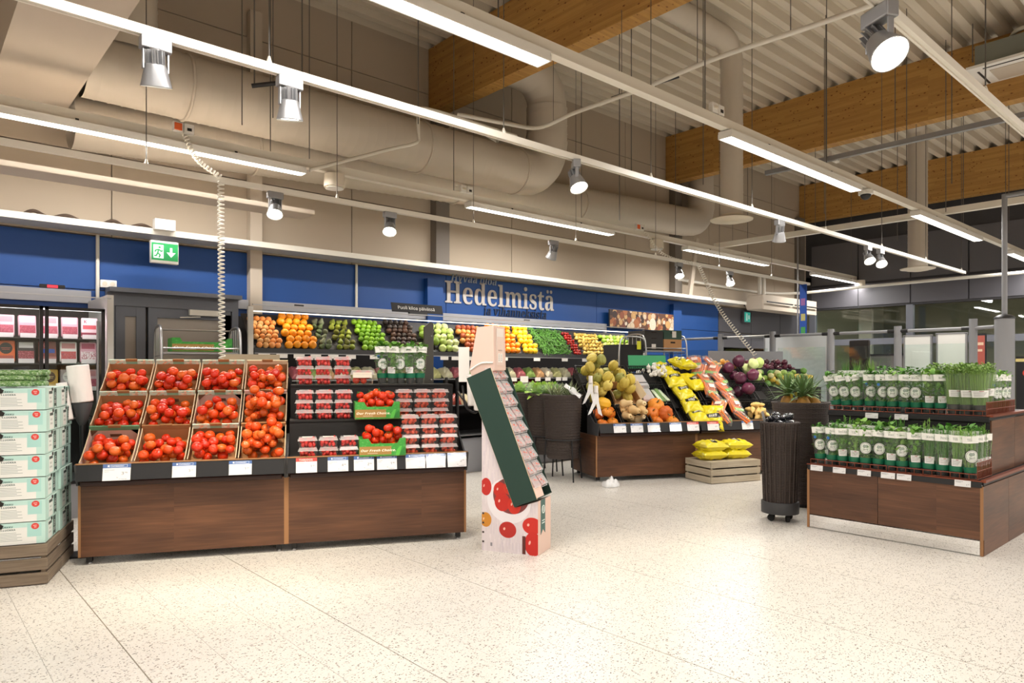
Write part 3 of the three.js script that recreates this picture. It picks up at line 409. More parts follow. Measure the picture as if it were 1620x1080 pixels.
// ---------------------------------------------------------------- punnets of small tomatoes
const berry = new THREE.SphereGeometry(1, 9, 7);
function punnetProto(kindName, small, pale, w = 0.15, d = 0.115, h = 0.082) {
  const p = proto(kindName, 'punnet');
  const frustum = (w0, d0, w1, d1, y0, y1) => { const a = [[-w0, -d0], [w0, -d0], [w0, d0], [-w0, d0]].map(q => [q[0] / 2, y0, q[1] / 2]), b = [[-w1, -d1], [w1, -d1], [w1, d1], [-w1, d1]].map(q => [q[0] / 2, y1, q[1] / 2]); const pos = []; for (let i = 0; i < 4; i++) { const j = (i + 1) % 4; pos.push(...a[i], ...b[i], ...b[j], ...a[i], ...b[j], ...a[j]); } const g = new THREE.BufferGeometry(); g.setAttribute('position', new THREE.Float32BufferAttribute(pos, 3)); g.computeVertexNormals(); return g; };
  mesh('tray', [frustum(w * 0.9, d * 0.88, w, d, 0.002, h * 0.68), box(w * 0.9, 0.002, d * 0.88, 0, 0.001, 0)], mt.clear, p);
  mesh('lid', [frustum(w, d, w * 0.92, d * 0.88, h * 0.72, h), box(w * 0.92, 0.0015, d * 0.88, 0, h, 0)], mt.lid, p);
  mesh('rim', [box(w + 0.008, 0.004, 0.006, 0, h * 0.7, d / 2), box(w + 0.008, 0.004, 0.006, 0, h * 0.7, -d / 2), box(0.006, 0.004, d, w / 2, h * 0.7, 0), box(0.006, 0.004, d, -w / 2, h * 0.7, 0)], P(0xffffff, 0.15, { transmission: 0.6, thickness: 0 }), p);
  const r = small, balls = pile(40, w * 0.9, d * 0.88, r, h - r * 0.9, 8).map(q => berry.clone().scale(q[3], q[3] * R(0.95, 1.2), q[3]).translate(q[0], q[1] + 0.003, q[2]));
  const c = mesh('tomatoes', balls, pale, p); c.userData.kind = 'stuff';
  return p;
}
const punRed = [punnetProto('tomato_punnet', 0.0165, mt.cherry), punnetProto('tomato_punnet', 0.0165, mt.cherry)], punPale = [punnetProto('tomato_punnet', 0.0155, mt.cherryPale), punnetProto('tomato_punnet', 0.0165, mt.cherryPale)];
const labelStrip = M(0xeceae6, 0.6);
function stack(protos, frame, x, y, z, n, hgt, label, group, lid) { for (let i = 0; i < n; i++) { const p = copyOf(protos[(i + Math.round(x * 10)) % protos.length], typeof label === 'string' ? label : label[i], group, frame.sub(x + R(-0.004, 0.004), y + i * hgt + 0.001, z, 0, R(-0.04, 0.04), 0)); if (lid) mesh('lid_label', box(0.09, 0.0012, 0.05, 0, hgt + 0.0015 - 0.002, 0.0), labelStrip, p); } }
const ord = ['left', 'middle', 'right'], lev = (n, a) => Array.from({ length: n }, (_, i) => a + (n > 2 ? ['lowest', 'second', 'third', 'top', 'fifth'][i === n - 1 ? 3 : i] : ['lower', 'upper'][i]) + ' of its stack');
for (let c = 0; c < 3; c++) {
  const x = 0.14 + c * 0.166;
  stack(punRed, TF2, x + 0.03, 0.773, 0.0, 2, 0.085, lev(2, 'red cherry tomato punnet on the lowest step, ' + ord[c] + ' stack, '), 'cherry tomato punnets', true);
  stack(punRed, TF2, x, 1.07, -0.3, 3, 0.085, lev(3, 'red cherry tomato punnet on the middle step, ' + ord[c] + ' stack, '), 'cherry tomato punnets', true);
  stack(punRed, TF2, x - 0.0, 1.367, -0.59, 3, 0.085, lev(3, 'red cherry tomato punnet on the top step, ' + ord[c] + ' stack, '), 'cherry tomato punnets', true);
  stack(punPale, TF2, 1.02 + c * 0.166, 0.773, 0.0, 4, 0.085, lev(4, 'orange red tomato punnet at the stand front right, ' + ord[c] + ' stack, '), 'pale tomato punnets', true);
  stack(punPale, TF2, 1.0 + c * 0.166, 1.07, -0.29, c ? 3 : 3, 0.085, lev(3, 'orange red tomato punnet on the middle step at right, ' + ord[c] + ' stack, '), 'pale tomato punnets', true);
}
{ const big = punnetProto('tomato_clamshell', 0.034, mt.tom[0], 0.21, 0.15, 0.13); const p = copyOf(big, 'large clear clamshell of tomatoes with a white label beside the potted herbs', null, TF2.sub(0.65, 1.368, -0.56)); mesh('paper_label', box(0.17, 0.05, 0.002, 0, 0.085, 0.077), M(0xf0e6d4, 0.6), p); }
// green cartons with vine tomatoes
const freshTex = canvasTex(512, 256, (x, w, h) => { x.fillStyle = '#3f9a3c'; x.fillRect(0, 0, w, h); for (let i = 0; i < 120; i++) { x.strokeStyle = 'rgba(200,240,180,0.5)'; x.lineWidth = 1.5; x.beginPath(); x.arc(R(w), R(h), R(2, 9), 0, 7); x.stroke(); } x.fillStyle = '#5cc04a'; x.beginPath(); x.moveTo(400, 250); x.quadraticCurveTo(410, 120, 470, 110); x.quadraticCurveTo(450, 190, 440, 250); x.fill(); x.fillStyle = '#2f7f33'; x.beginPath(); x.moveTo(440, 250); x.quadraticCurveTo(460, 150, 505, 130); x.lineTo(505, 250); x.fill(); x.fillStyle = '#a88245'; x.fillRect(0, 112, 352, 118); x.fillStyle = '#fff6e2'; x.font = 'italic bold 46px sans-serif'; x.fillText('Our Fresh Choice.', 10, 185); x.fillRect(90, 206, 110, 4); });
const freshMat = M(0xffffff, 0.7, { map: freshTex }), freshIn = M(0x4f9b45, 0.8);
function greenCarton(frame, w, d, h, label) {
  const b = thing('green_carton', label, 'box', 'green tomato cartons', frame), t = 0.006;
  mesh('bottom', box(w, t, d, 0, t / 2, 0), mt.card, b);
  const front = sgn => { const g = prism([[-w / 2, 0], [w / 2, 0], [w / 2, h], [w / 2 - 0.05, h], [w / 2 - 0.07, h * 0.72], [-w / 2 + 0.1, h * 0.72], [-w / 2 + 0.075, h], [-w / 2, h]], t); const p = g.attributes.position, uv = g.attributes.uv; for (let i = 0; i < p.count; i++) uv.setXY(i, p.getX(i) / w + 0.5, p.getY(i) / h); return g; };
  mesh('front_wall', front().translate(0, 0, d / 2 - t), freshMat, b); mesh('back_wall', front().translate(0, 0, -d / 2), freshMat, b);
  for (const s of [-1, 1]) mesh('side_wall', box(t, h, d - 2 * t, s * (w / 2 - t / 2), h / 2, 0), freshIn, b);
}
function vineTomatoes(frame, w, d, n, label) {
  pile(n, w, d, 0.036, 0.2, 7).forEach(q => { const t = tomatoInto(frame, q[0], q[1] + 0.03, q[2], q[3], label, label, pick(mt.tom.slice(0, 3))); if (R() < 0.5) mesh('calyx', merge([0, 1, 2, 3, 4].map(i => tube([[0, 0.8, 0], [0.25, 0.95, 0], [0.55, 0.9, 0]], 0.05, 4, 4).rotateY(i * 1.256)).concat([bar(V(0, 0.8, 0), V(0.15, 1.35, 0.1), 0.06, 5)])), mt.stemGreen, t); });
}
greenCarton(TF2.sub(0.755, 1.071, -0.25), 0.385, 0.26, 0.15, 'green printed carton of vine tomatoes on the middle step'); vineTomatoes(TF2.sub(0.755, 1.078, -0.25), 0.36, 0.24, 26, 'vine tomato in the green carton on the middle step');
greenCarton(TF2.sub(0.775, 0.774, 0.0), 0.385, 0.24, 0.15, 'green printed carton of vine tomatoes on the lowest step'); vineTomatoes(TF2.sub(0.775, 0.782, 0.0), 0.36, 0.22, 28, 'vine tomato in the green carton on the lowest step');

// ---------------------------------------------------------------- cucumber boxes on a wooden crate
function woodCrate(frame, w, d, h, mat, label) {
  const c = thing('wooden_crate', label, 'crate', null, frame), n = 3, sh = (h - 0.03) / 3 - 0.006;
  for (let i = 0; i < n; i++) { const y = 0.008 + sh / 2 + i * ((h - sh - 0.01) / 2); for (const s of [0, 1]) { mesh('slat', boxUV(box(w, sh, 0.014, w / 2, y, s ? -0.007 : -d + 0.007), 0.7, R(), R()), mat, c); mesh('slat', boxUV(box(0.014, sh, d - 0.03, s ? w - 0.007 : 0.007, y, -d / 2), 0.7, R(), R()), mat, c); } }
  for (const x of [0.028, w - 0.028]) for (const z of [-0.028, -d + 0.028]) mesh('corner_post', box(0.028, h - 0.012, 0.028, x, h / 2, z), mat, c);
  mesh('top_board', boxUV(box(w - 0.03, 0.01, d - 0.03, w / 2, h - 0.01, -d / 2), 0.7), mat, c);
  return c;
}
const CF = Frame.at(0.8, 0, -5.8, -20 * D2).sub(-0.66, 0, 0);
woodCrate(CF, 0.66, 0.84, 0.285, mt.greyWood, 'weathered grey slatted crate under the stacked cucumber boxes');
const cucFront = M(0xffffff, 0.75, { map: canvasTex(768, 208, (x, w, h) => {
  x.fillStyle = '#e6e7e3'; x.fillRect(0, 0, w, h); x.fillStyle = '#bcded6'; x.fillRect(0, 0, w, 46); x.fillRect(700, 46, 68, h); x.fillStyle = '#c9e4dd'; x.fillRect(0, 46, 120, 60);
  x.fillStyle = '#3d5650'; x.beginPath(); x.moveTo(296, 26); x.lineTo(400, 26); x.lineTo(400, 196); x.lineTo(348, 176); x.lineTo(296, 196); x.fill(); x.strokeStyle = '#e6ece8'; x.lineWidth = 5; x.beginPath(); x.arc(348, 82, 28, 0.7, 8); x.stroke(); x.fillStyle = '#eef2ef'; x.font = 'bold 34px serif'; x.fillText('N', 335, 94); x.font = 'bold 21px sans-serif'; x.fillText('NÄRPES', 306, 140); x.fillRect(308, 150, 80, 3); x.font = '9px sans-serif'; x.fillText('GRÖNSAKER', 318, 164);
  x.fillStyle = '#2c4a48'; x.font = 'bold 24px sans-serif'; x.fillText('KURKKU', 428, 44); x.fillText('1.LUOKKA', 428, 72); x.fillStyle = '#8f9a98'; for (let i = 0; i < 6; i++) x.fillRect(428, 92 + i * 15, 120 + (i * 37) % 70, 4);
  x.fillStyle = '#a8d5cf'; x.fillRect(630, 10, 108, 130); x.fillStyle = '#d8473f'; x.beginPath(); x.arc(690, 40, 30, 0, 7); x.fill(); x.fillStyle = '#f4d8d2'; x.font = 'bold 14px sans-serif'; x.fillText('SUO', 675, 38); x.fillText('MI', 682, 54);
  x.fillStyle = '#3b4d49'; x.font = 'bold 40px sans-serif'; x.fillText('KASVIKSEN', 10, 140); x.fillText('VIHANNES', 20, 188);
}) });
const cucSide = M(0xffffff, 0.75, { map: canvasTex(512, 208, (x, w, h) => { x.fillStyle = '#bcded6'; x.fillRect(0, 0, w, h); x.fillStyle = '#dfe8e3'; x.fillRect(100, 20, 150, 176); x.fillStyle = '#42524e'; x.fillRect(112, 34, 126, 28); x.fillStyle = '#8fa09c'; x.font = 'bold 26px sans-serif'; x.fillText('MILD', 140, 110); x.fillText('GURKA', 128, 150); x.fillStyle = '#3d5650'; x.beginPath(); x.moveTo(290, 10); x.lineTo(392, 10); x.lineTo(392, 204); x.lineTo(341, 186); x.lineTo(290, 204); x.fill(); x.strokeStyle = '#dfe9e4'; x.lineWidth = 5; x.beginPath(); x.arc(341, 84, 28, 0, 7); x.stroke(); x.fillStyle = '#e8efeb'; x.font = 'bold 32px serif'; x.fillText('N', 329, 95); x.fillRect(302, 130, 78, 4); x.fillRect(302, 142, 78, 4); x.fillRect(302, 154, 78, 4); }) });
const cucProto = proto('cucumber_box', 'box');
{ const w = 0.6, d = 0.39, h = 0.15;
  const q = (ww, hh) => new THREE.PlaneGeometry(ww, hh);
  mesh('carton', box(w, h, d, 0, h / 2, 0), M(0xcfe2db, 0.8), cucProto);
  mesh('front_print', q(w, h).translate(0, h / 2, d / 2 + 0.0012), cucFront, cucProto);
  mesh('side_print', q(d, h).rotateY(PI / 2).translate(w / 2 + 0.0012, h / 2, 0), cucSide, cucProto);
  mesh('hand_hole', prism([[-0.045, 0], [0.045, 0], [0.055, 0.022], [0.03, 0.04], [-0.03, 0.04], [-0.055, 0.022]], 0.006).translate(0, h - 0.036, d / 2 + 0.0005), M(0x2b2724, 0.9), cucProto);
  mesh('corner_slot', box(0.004, 0.022, 0.03, w / 2 + 0.002, h - 0.012, 0.02), M(0x2b2724, 0.9), cucProto); }
for (let i = 0; i < 7; i++) for (let j = 0; j < 2; j++) copyOf(cucProto, (j ? 'mint cucumber box at the rear, ' : 'mint and white cucumber box at the front, ') + ['lowest', 'second from the crate', 'third from the crate', 'fourth from the crate', 'fifth from the crate', 'sixth from the crate', 'topmost'][i] + ' of the stack', 'stacked cucumber boxes', CF.sub(0.345 + R(-0.008, 0.008), 0.287 + i * 0.156, -0.225 - j * 0.4, 0, R(-0.012, 0.012), 0));
const cukeTex = canvasTex(256, 64, (x, w, h) => { x.fillStyle = '#6f9458'; x.fillRect(0, 0, w, h); for (let i = 0; i < 420; i++) { x.fillStyle = pick(['rgba(40,80,38,0.7)', 'rgba(232,240,222,0.65)', 'rgba(150,184,120,0.6)']); x.fillRect(R(w), R(h), R(2, 14), R(1, 3)); } });
const cukeMat = P(0xffffff, 0.25, { map: cukeTex, clearcoat: 0.7 });
for (let i = 0; i < 13; i++) { const lay = i < 6 ? 0 : i < 10 ? 1 : 2, k = i < 6 ? i : i < 10 ? i - 6 : i - 10; const bend = R(-0.012, 0.012), g = tube([[-0.17, 0, 0], [-0.06, 0, bend], [0.06, 0, bend], [0.17, 0, 0]], 0.021, 12, 10); const c = mesh('cucumber', [g, new THREE.SphereGeometry(0.02, 10, 6).translate(0.17, 0, 0), new THREE.SphereGeometry(0.02, 10, 6).translate(-0.17, 0, 0)], cukeMat); tag(c, 'shrink wrapped green cucumber lying on the topmost mint box', 'cucumber', 'cucumbers on the box stack'); CF.sub(0.4 + R(-0.04, 0.05), 1.381 + 0.023 + lay * 0.038, -0.08 - k * 0.05 - lay * 0.025, 0, R(-0.12, 0.12), R(-0.02, 0.02)).put(c); }
// bag roll stand at the left
function rollGeo(r, h) { return lathe([[0.018, -h / 2], [r * 0.96, -h / 2], [r, -h / 2 + 0.01], [r * 0.985, 0], [r, h / 2 - 0.01], [r * 0.96, h / 2], [0.018, h / 2], [0.018, -h / 2]], 24); }
{ const s = thing('bag_roll_stand', 'dark post holding plastic bag rolls left of the tomato stand', 'stand', null, TF.sub(-0.07, 0, -0.34));
  mesh('foot_plate', box(0.2, 0.015, 0.2, 0, 0.0075, 0), mt.black, s); mesh('post', bar(V(0.03, 0.01, 0), V(0.0, 1.1, 0), 0.022, 10), mt.black, s); mesh('cone_holder', lathe([[0.02, 1.05], [0.045, 1.1], [0.075, 1.235], [0.01, 1.235]], 20), mt.charcoal, s); mesh('arm', bar(V(0, 1.12, 0), V(-0.1, 1.1, 0.05), 0.012, 8), mt.black, s); mesh('spike', bar(V(0, 1.2, 0), V(-0.03, 1.45, 0), 0.008, 8), mt.black, s);
  const r = mesh('bag_roll', rollGeo(0.08, 0.3), mt.bagRoll); tag(r, 'thick white roll of plastic bags on the dark post', 'bag roll'); TF.sub(-0.085, 1.39, -0.34, 0.06, 0, 0.1).put(r);
  const r2 = mesh('bag_roll', rollGeo(0.038, 0.3), mt.bagRoll); tag(r2, 'thin white roll of plastic bags beside the thick one', 'bag roll'); TF.sub(-0.175, 1.25, -0.28, 0.0, 0, 0.16).put(r2);
}
{ // scale and bag post at the right end
  const f = TF2.sub(1.36, 0, -0.8), s = thing('bag_post', 'tall dark grey post with paper pad behind the printed tomato standee', 'stand', null, f);
  mesh('foot_plate', box(0.3, 0.02, 0.3, 0, 0.01, -0.3), mt.black, s);
  mesh('post', prism([[-0.04, 0.02], [0.05, 0.02], [0.05, 1.98], [0.02, 1.99], [-0.04, 1.94]], 0.05, 0.004).translate(0.0, 0, -0.34), M(0x46433c, 0.5), s);
  mesh('screw', [0.5, 1.4, 1.85].map(y => new THREE.SphereGeometry(0.008, 8, 6).translate(0.03, y, -0.285)), mt.steel, s);
}

// ================================================================ printed standee with a leaning tray
{
  const d0 = [0.43, -0.9]; // standee front points this way in (x, B)
  const th = Math.atan2(0.9, 0.43);
  const SF = Frame.at(3.66, 0, -4.5, -th);         // local x: towards the tray opening, local z: printed side towards the viewer
  const side = canvasTex(512, 1024, (x, w, h) => {
    x.fillStyle = '#ded3d6'; x.fillRect(0, 0, w, h);
    for (let i = 0; i < 400; i++) { x.fillStyle = pick(['rgba(200,188,200,0.3)', 'rgba(240,232,236,0.35)', 'rgba(190,180,196,0.25)']); x.fillRect(R(w), R(h), R(4, 12), R(20, 120)); }
    const tom = (a, b, rx, ry, c) => { x.fillStyle = c; x.beginPath(); x.ellipse(a, b, rx, ry, 0, 0, 7); x.fill(); x.fillStyle = 'rgba(255,220,205,0.8)'; x.beginPath(); x.ellipse(a - rx * 0.4, b - ry * 0.1, rx * 0.12, ry * 0.18, 0.3, 0, 7); x.fill(); };
    x.fillStyle = '#ece6ea'; x.beginPath(); x.ellipse(250, 585, 200, 190, 0.2, 0, 7); x.fill(); x.fillStyle = '#7c3a3a'; x.beginPath(); x.ellipse(270, 545, 165, 150, 0.2, 0, 7); x.fill();
    tom(170, 500, 60, 66, '#c62a1c'); tom(260, 480, 60, 56, '#d1331f'); tom(190, 600, 70, 78, '#c4261a'); tom(300, 620, 60, 74, '#cf2d1c'); tom(330, 540, 60, 62, '#b92318');
    tom(40, 480, 50, 74, '#c32a22'); tom(38, 760, 52, 62, '#d08a2c'); tom(240, 830, 78, 68, '#b92a22'); tom(460, 780, 86, 70, '#cc2c20'); tom(468, 930, 76, 100, '#c8281e');
    x.fillStyle = '#5d2a20'; x.fillRect(372, 870, 30, 150); for (let i = 0; i < 4; i++) { x.fillStyle = '#3a2d2c'; x.fillRect(4, 700 + i * 80, 18, 16); }
    x.fillStyle = '#8e8a92'; x.fillRect(80, 950, 18, 30);
  });
  const sideMat = M(0xffffff, 0.6, { map: side }), pink = M(0xe6c8ba, 0.75), dgreen = M(0x1f3c33, 0.7);
  const s = thing('tomato_standee', 'printed cardboard standee with a leaning green tray at the stand end', 'display', null, SF);
  const W = 0.3, T = 0.004;
  const poly = [[0, 0], [0.5, 0], [0.5, 0.44], [0.3, 0.375], [0, 1.1]];
  const body = prism(poly, W); body.translate(0, 0, -W);
  mesh('body', body, pink, s);
  const pr = new THREE.ShapeGeometry(new THREE.Shape(poly.map(p => new THREE.Vector2(...p)))); { const p = pr.attributes.position, uv = pr.attributes.uv; for (let i = 0; i < p.count; i++) uv.setXY(i, p.getX(i) / 0.5, p.getY(i) / 1.0); } pr.translate(0, 0, 0.002); mesh('side_print', pr, sideMat, s);
  const ribbon = prism([[0, 0.16], [0.05, 0.2], [0.1, 0.16], [0.1, 0.44], [0, 0.44]], 0.003).rotateY(PI / 2).translate(0.5, 0, -0.06); mesh('front_ribbon', ribbon, M(0x4f6f69, 0.7), s);
  mesh('ribbon_mark', [new THREE.TorusGeometry(0.03, 0.005, 6, 20).rotateY(PI / 2).translate(0.504, 0.36, -0.11), box(0.004, 0.03, 0.006, 0.504, 0.36, -0.12), box(0.004, 0.03, 0.006, 0.504, 0.36, -0.1), box(0.004, 0.008, 0.06, 0.504, 0.27, -0.11), box(0.004, 0.008, 0.06, 0.504, 0.25, -0.11)], M(0xdce6e2, 0.7), s);
  // leaning tray: side cheeks, base and cells
  const a0 = [-0.13, 1.43], a1 = [0.3, 0.385], b1 = [0.5, 0.46], b0 = [0.09, 1.52];
  const cheek = z => prism([a0, a1, b1, b0], T).translate(0, 0, z);
  const tray = mesh('tray', [cheek(0.02), cheek(-W - 0.03), prism([a0, a1, [a1[0] + 0.012, a1[1] + 0.004], [a0[0] + 0.012, a0[1] + 0.004]], W + 0.05).translate(0, 0, -W - 0.03), prism([a1, b1, [b1[0], b1[1] + 0.006], [a1[0], a1[1] + 0.006]], W + 0.05).translate(0, 0, -W - 0.03)], dgreen, s);
  mesh('tray_edge', [bar(V(b0[0], b0[1], 0.022), V(b1[0], b1[1], 0.022), 0.003, 5), bar(V(a1[0], a1[1], 0.022), V(a0[0], a0[1], 0.022), 0.002, 5)], mt.cardPale, tray);
  mesh('far_cheek_print', [0, 1, 2, 3, 4, 5].map(i => box(0.03, 0.004, 0.002, 0.06 + i * 0.066, 1.44 - i * 0.168, -W - 0.024, 0, 0, 0.5)), M(0xd8e0dc, 0.7), tray);
  mesh('front_flap', prism([[0.36, 0.41], [0.5, 0.47], [0.47, 0.55], [0.38, 0.52]], 0.16).translate(0, 0, -0.14), pink, tray);
  // header card
  const hd = mesh('header', [prism([[-0.1, 1.42], [0.1, 1.5], [0.09, 1.87], [-0.06, 1.86], [-0.13, 1.5]], 0.24).translate(0, 0, -0.27)], pink, s);
  mesh('header_stripe', tube([[-0.12, 1.5, 0.0 - 0.026], [-0.02, 1.555, -0.026], [0.09, 1.56, -0.026]], 0.008, 12, 5), mt.paper, hd);
  mesh('header_panel', [box(0.004, 0.3, 0.14, 0.098, 1.7, -0.15)], M(0xf0e4dc, 0.7), hd);
  const ht = M(0xffffff, 0.7, { map: canvasTex(160, 256, (x, w, h) => { x.fillStyle = '#ecd3c6'; x.fillRect(0, 0, w, h); x.fillStyle = '#9a7466'; x.font = 'bold 20px sans-serif'; x.fillText('KURKISTA', 30, 130); x.fillStyle = '#f7f0ea'; x.fillRect(30, 150, 42, 80); x.fillRect(86, 150, 42, 80); x.fillStyle = '#b0b0ac'; for (let i = 0; i < 4; i++) { x.fillRect(40, 160 + i * 16, 22, 8); x.fillRect(96, 160 + i * 16, 22, 8); } }) });
  mesh('header_print', new THREE.PlaneGeometry(0.14, 0.24).rotateY(PI / 2).translate(0.1015, 1.66, -0.15), ht, hd);
  // nine punnets lying in the leaning tray
  const ang = Math.atan2(b1[1] - b0[1], b1[0] - b0[0]);
  for (let i = 0; i < 9; i++) { const t = (i + 0.45) / 9.4; const x = a0[0] + (a1[0] - a0[0]) * t, y = a0[1] + (a1[1] - a0[1]) * t; for (let j = 0; j < 2; j++) { const p = copyOf(punPale[(i + j) % 2], 'small tomato punnet in the leaning tray, ' + ['top', 'second', 'third', 'fourth', 'fifth', 'sixth', 'seventh', 'eighth', 'bottom'][i] + ' row, ' + (j ? 'far' : 'near') + ' side', 'punnets in the leaning tray', SF.sub(x + 0.125, y + 0.05, -0.07 - j * 0.166, 0, 0, 0).sub(0, 0, 0, 0, 0, -0.95).sub(0, 0, 0, 0, PI / 2, 0)); } }
  // bag rolls hanging left of the standee on a second holder
  const BF = TF2.sub(1.56, 0, -0.1), hld = thing('bag_dispenser', 'dark bag dispenser arm with white paper pad left of the standee', 'stand', null, BF);
  mesh('post', bar(V(0.0, 0.0, -0.5), V(0.0, 1.42, -0.5), 0.018, 8), mt.black, hld); mesh('cradle', [tube([[-0.06, 1.36, 0.02], [-0.03, 1.16, 0.06], [0.06, 1.12, 0.06], [0.09, 1.3, 0.02]], 0.01, 20, 6), bar(V(0, 1.3, -0.5), V(0, 1.16, 0.04), 0.012, 6)], mt.black, hld);
  mesh('paper_pad', box(0.1, 0.32, 0.012, -0.01, 1.55, -0.14, -0.05), mt.paper, hld); mesh('pad_arm', bar(V(0, 1.42, -0.5), V(-0.01, 1.45, -0.15), 0.01, 6), mt.black, hld);
  for (const [x, y, l] of [[0.01, 1.32, 'white bag roll hanging left of the standee, upper one'], [0.06, 1.28, 'white bag roll hanging left of the standee, lower one']]) { const r = mesh('bag_roll', rollGeo(0.032, 0.28), mt.bagRoll); tag(r, l, 'bag roll'); BF.sub(x, y, 0.05 + (x > 0.03 ? 0.03 : 0), 0.1, 0, 0.06).put(r); }
}
// ================================================================ wicker baskets
function wickerGeo(r0, r1, h, n = 32) { const g = lathe([[0, 0], [r0 * 0.95, 0.0], [r0, 0.015], [r0 + (r1 - r0) * 0.5, h * 0.5], [r1, h - 0.02], [r1 + 0.012, h], [r1 - 0.004, h + 0.006], [r1 - 0.02, h - 0.01], [r0 * 0.97, 0.03], [0, 0.03]], n); const uv = g.attributes.uv; const p = g.attributes.position; for (let i = 0; i < uv.count; i++) uv.setXY(i, uv.getX(i) * 14, p.getY(i) / 0.1); return g; }
const strandGeo = (r0, r1, h) => { const out = []; for (let i = 1; i < 22; i++) { const t = i / 22, r = r0 + (r1 - r0) * t; out.push(new THREE.TorusGeometry(r + 0.002, 0.006, 5, 36).rotateX(PI / 2).translate(0, 0.01 + t * (h - 0.02), 0)); } return merge(out); };
const strandG = strandGeo(0.22, 0.265, 0.86);
const leafGeo = (l, w, bend = 0.3) => { const g = new THREE.PlaneGeometry(w, l, 2, 4); deform(g, v => { const t = v.y / l + 0.5; v.x *= Math.sin(PI * Math.min(0.98, 0.12 + t * 0.88)) + 0.05; v.z = -bend * l * t * t + Math.abs(v.x) * 0.3; v.y += l / 2; }); return g; };
function basketOnLegs(frame, label) {
  const b = thing('wicker_basket', label, 'basket', 'dark wicker baskets on legs', frame);
  mesh('basket', wickerGeo(0.22, 0.265, 0.86).translate(0, 0.3, 0), mt.wicker, b); mesh('weave', strandG.clone().translate(0, 0.3, 0), mt.wicker, b).userData.kind = 'stuff';
  mesh('ring', new THREE.TorusGeometry(0.262, 0.008, 6, 32).rotateX(PI / 2).translate(0, 0.56, 0), mt.darkSteel, b);
  for (let i = 0; i < 4; i++) { const a = i * PI / 2 + 0.5; mesh('leg', bar(V(Math.cos(a) * 0.3, 0, Math.sin(a) * 0.3), V(Math.cos(a) * 0.255, 0.56, Math.sin(a) * 0.255), 0.011, 6), mt.black, b); }
  return b;
}
const lettuceMat = [M(0xa8cc50, 0.6), M(0x88b440, 0.6), M(0xb8d470, 0.6)], herbGreen = [M(0x52892f, 0.65), M(0x66983a, 0.65), M(0x82ad4c, 0.65)];
function lettuce(frame, s, label, m) { const l = []; for (let i = 0; i < 26; i++) { const k = i / 26; const q = leafGeo(s * R(0.8, 1.1), s * 0.8, 0.5 - k * 0.9); q.rotateX(-1.2 * (1 - k)).rotateY(i * 2.4); l.push(q); } const t = thing('lettuce', label, 'lettuce', 'lettuces in the wicker baskets', frame); mesh('leaves', l, m, t); mesh('bag', lathe([[0.02, -0.02], [s * 0.6, 0.02], [s * 0.95, s * 0.6], [s * 0.98, s * 0.9]], 18), mt.sleeve, t); }
const W1 = Frame.at(6.84, 0, -6.66, 0.2), W2 = Frame.at(7.02, 0, -7.18, 0.7), W3 = Frame.at(7.15, 0, -7.72, 0.1);
basketOnLegs(W1, 'dark wicker basket on legs nearest the pumpkin stand'); basketOnLegs(W2, 'middle dark wicker basket on legs behind the standee'); basketOnLegs(W3, 'rearmost dark wicker basket on legs close to the produce cooler');
for (let i = 0; i < 5; i++) lettuce(W2.sub(Math.cos(i * 1.3) * 0.13 * (i > 0), 1.14, Math.sin(i * 1.3) * 0.13 * (i > 0), R(-0.2, 0.2), R(3), 0), 0.18, 'bagged green lettuce in the middle wicker basket', lettuceMat[i % 3]);
for (let i = 0; i < 4; i++) lettuce(W3.sub(Math.cos(i * 1.6) * 0.13, 1.14, Math.sin(i * 1.6) * 0.13, R(-0.2, 0.2), R(3), 0), 0.18, 'bagged green lettuce in the rearmost wicker basket', lettuceMat[(i + 1) % 3]);
const greyLeaf = [M(0x84906a, 0.7), M(0x98a078, 0.7)];
for (let i = 0; i < 7; i++) { const l = []; for (let k = 0; k < 16; k++) { const q = leafGeo(R(0.16, 0.26), 0.018, R(0, 0.5)); q.rotateX(R(0.1, 0.9) * -1).rotateY(k * 2.4); l.push(q); } const b = thing('leek_bunch', 'bunch of thin grey green stalks in the nearest wicker basket', 'vegetable', 'bunches in the nearest wicker basket', W1.sub(Math.cos(i) * 0.14, 1.12, Math.sin(i) * 0.14)); mesh('leaves', l, greyLeaf[i % 2], b); mesh('stalks', cyl(0.03, 0.025, 0.14, 8, 0, -0.03, 0), mt.stemGreen, b); }
{ const c = mesh('plastic_bag', deform(new THREE.PlaneGeometry(0.22, 0.26, 12, 12), v => { v.z = 0.035 * Math.sin(v.x * 30) * Math.cos(v.y * 22) + 0.1 * v.y; }), mt.bagWhite); tag(c, 'white plastic bag draped over the rim of the nearest wicker basket', 'bag'); W1.sub(-0.06, 1.22, 0.2, -1.0, 0.2, 0.3).put(c); }
{ const c = mesh('plastic_bag', deform(new THREE.SphereGeometry(0.16, 28, 16), v => { const n = 0.25 * Math.sin(v.x * 40 + v.z * 22) + 0.25 * Math.sin(v.z * 51 - v.y * 30); v.y = Math.max(0.003, (v.y + 0.03) * 0.45 * (1 + n)); v.x *= 1.15 + 0.2 * n; v.z *= 0.7; }), mt.bagWhite); tag(c, 'crumpled white plastic bag lying on the floor by the pumpkin stand', 'bag'); Frame.at(6.93, 0, -5.88, 0.5).put(c); }
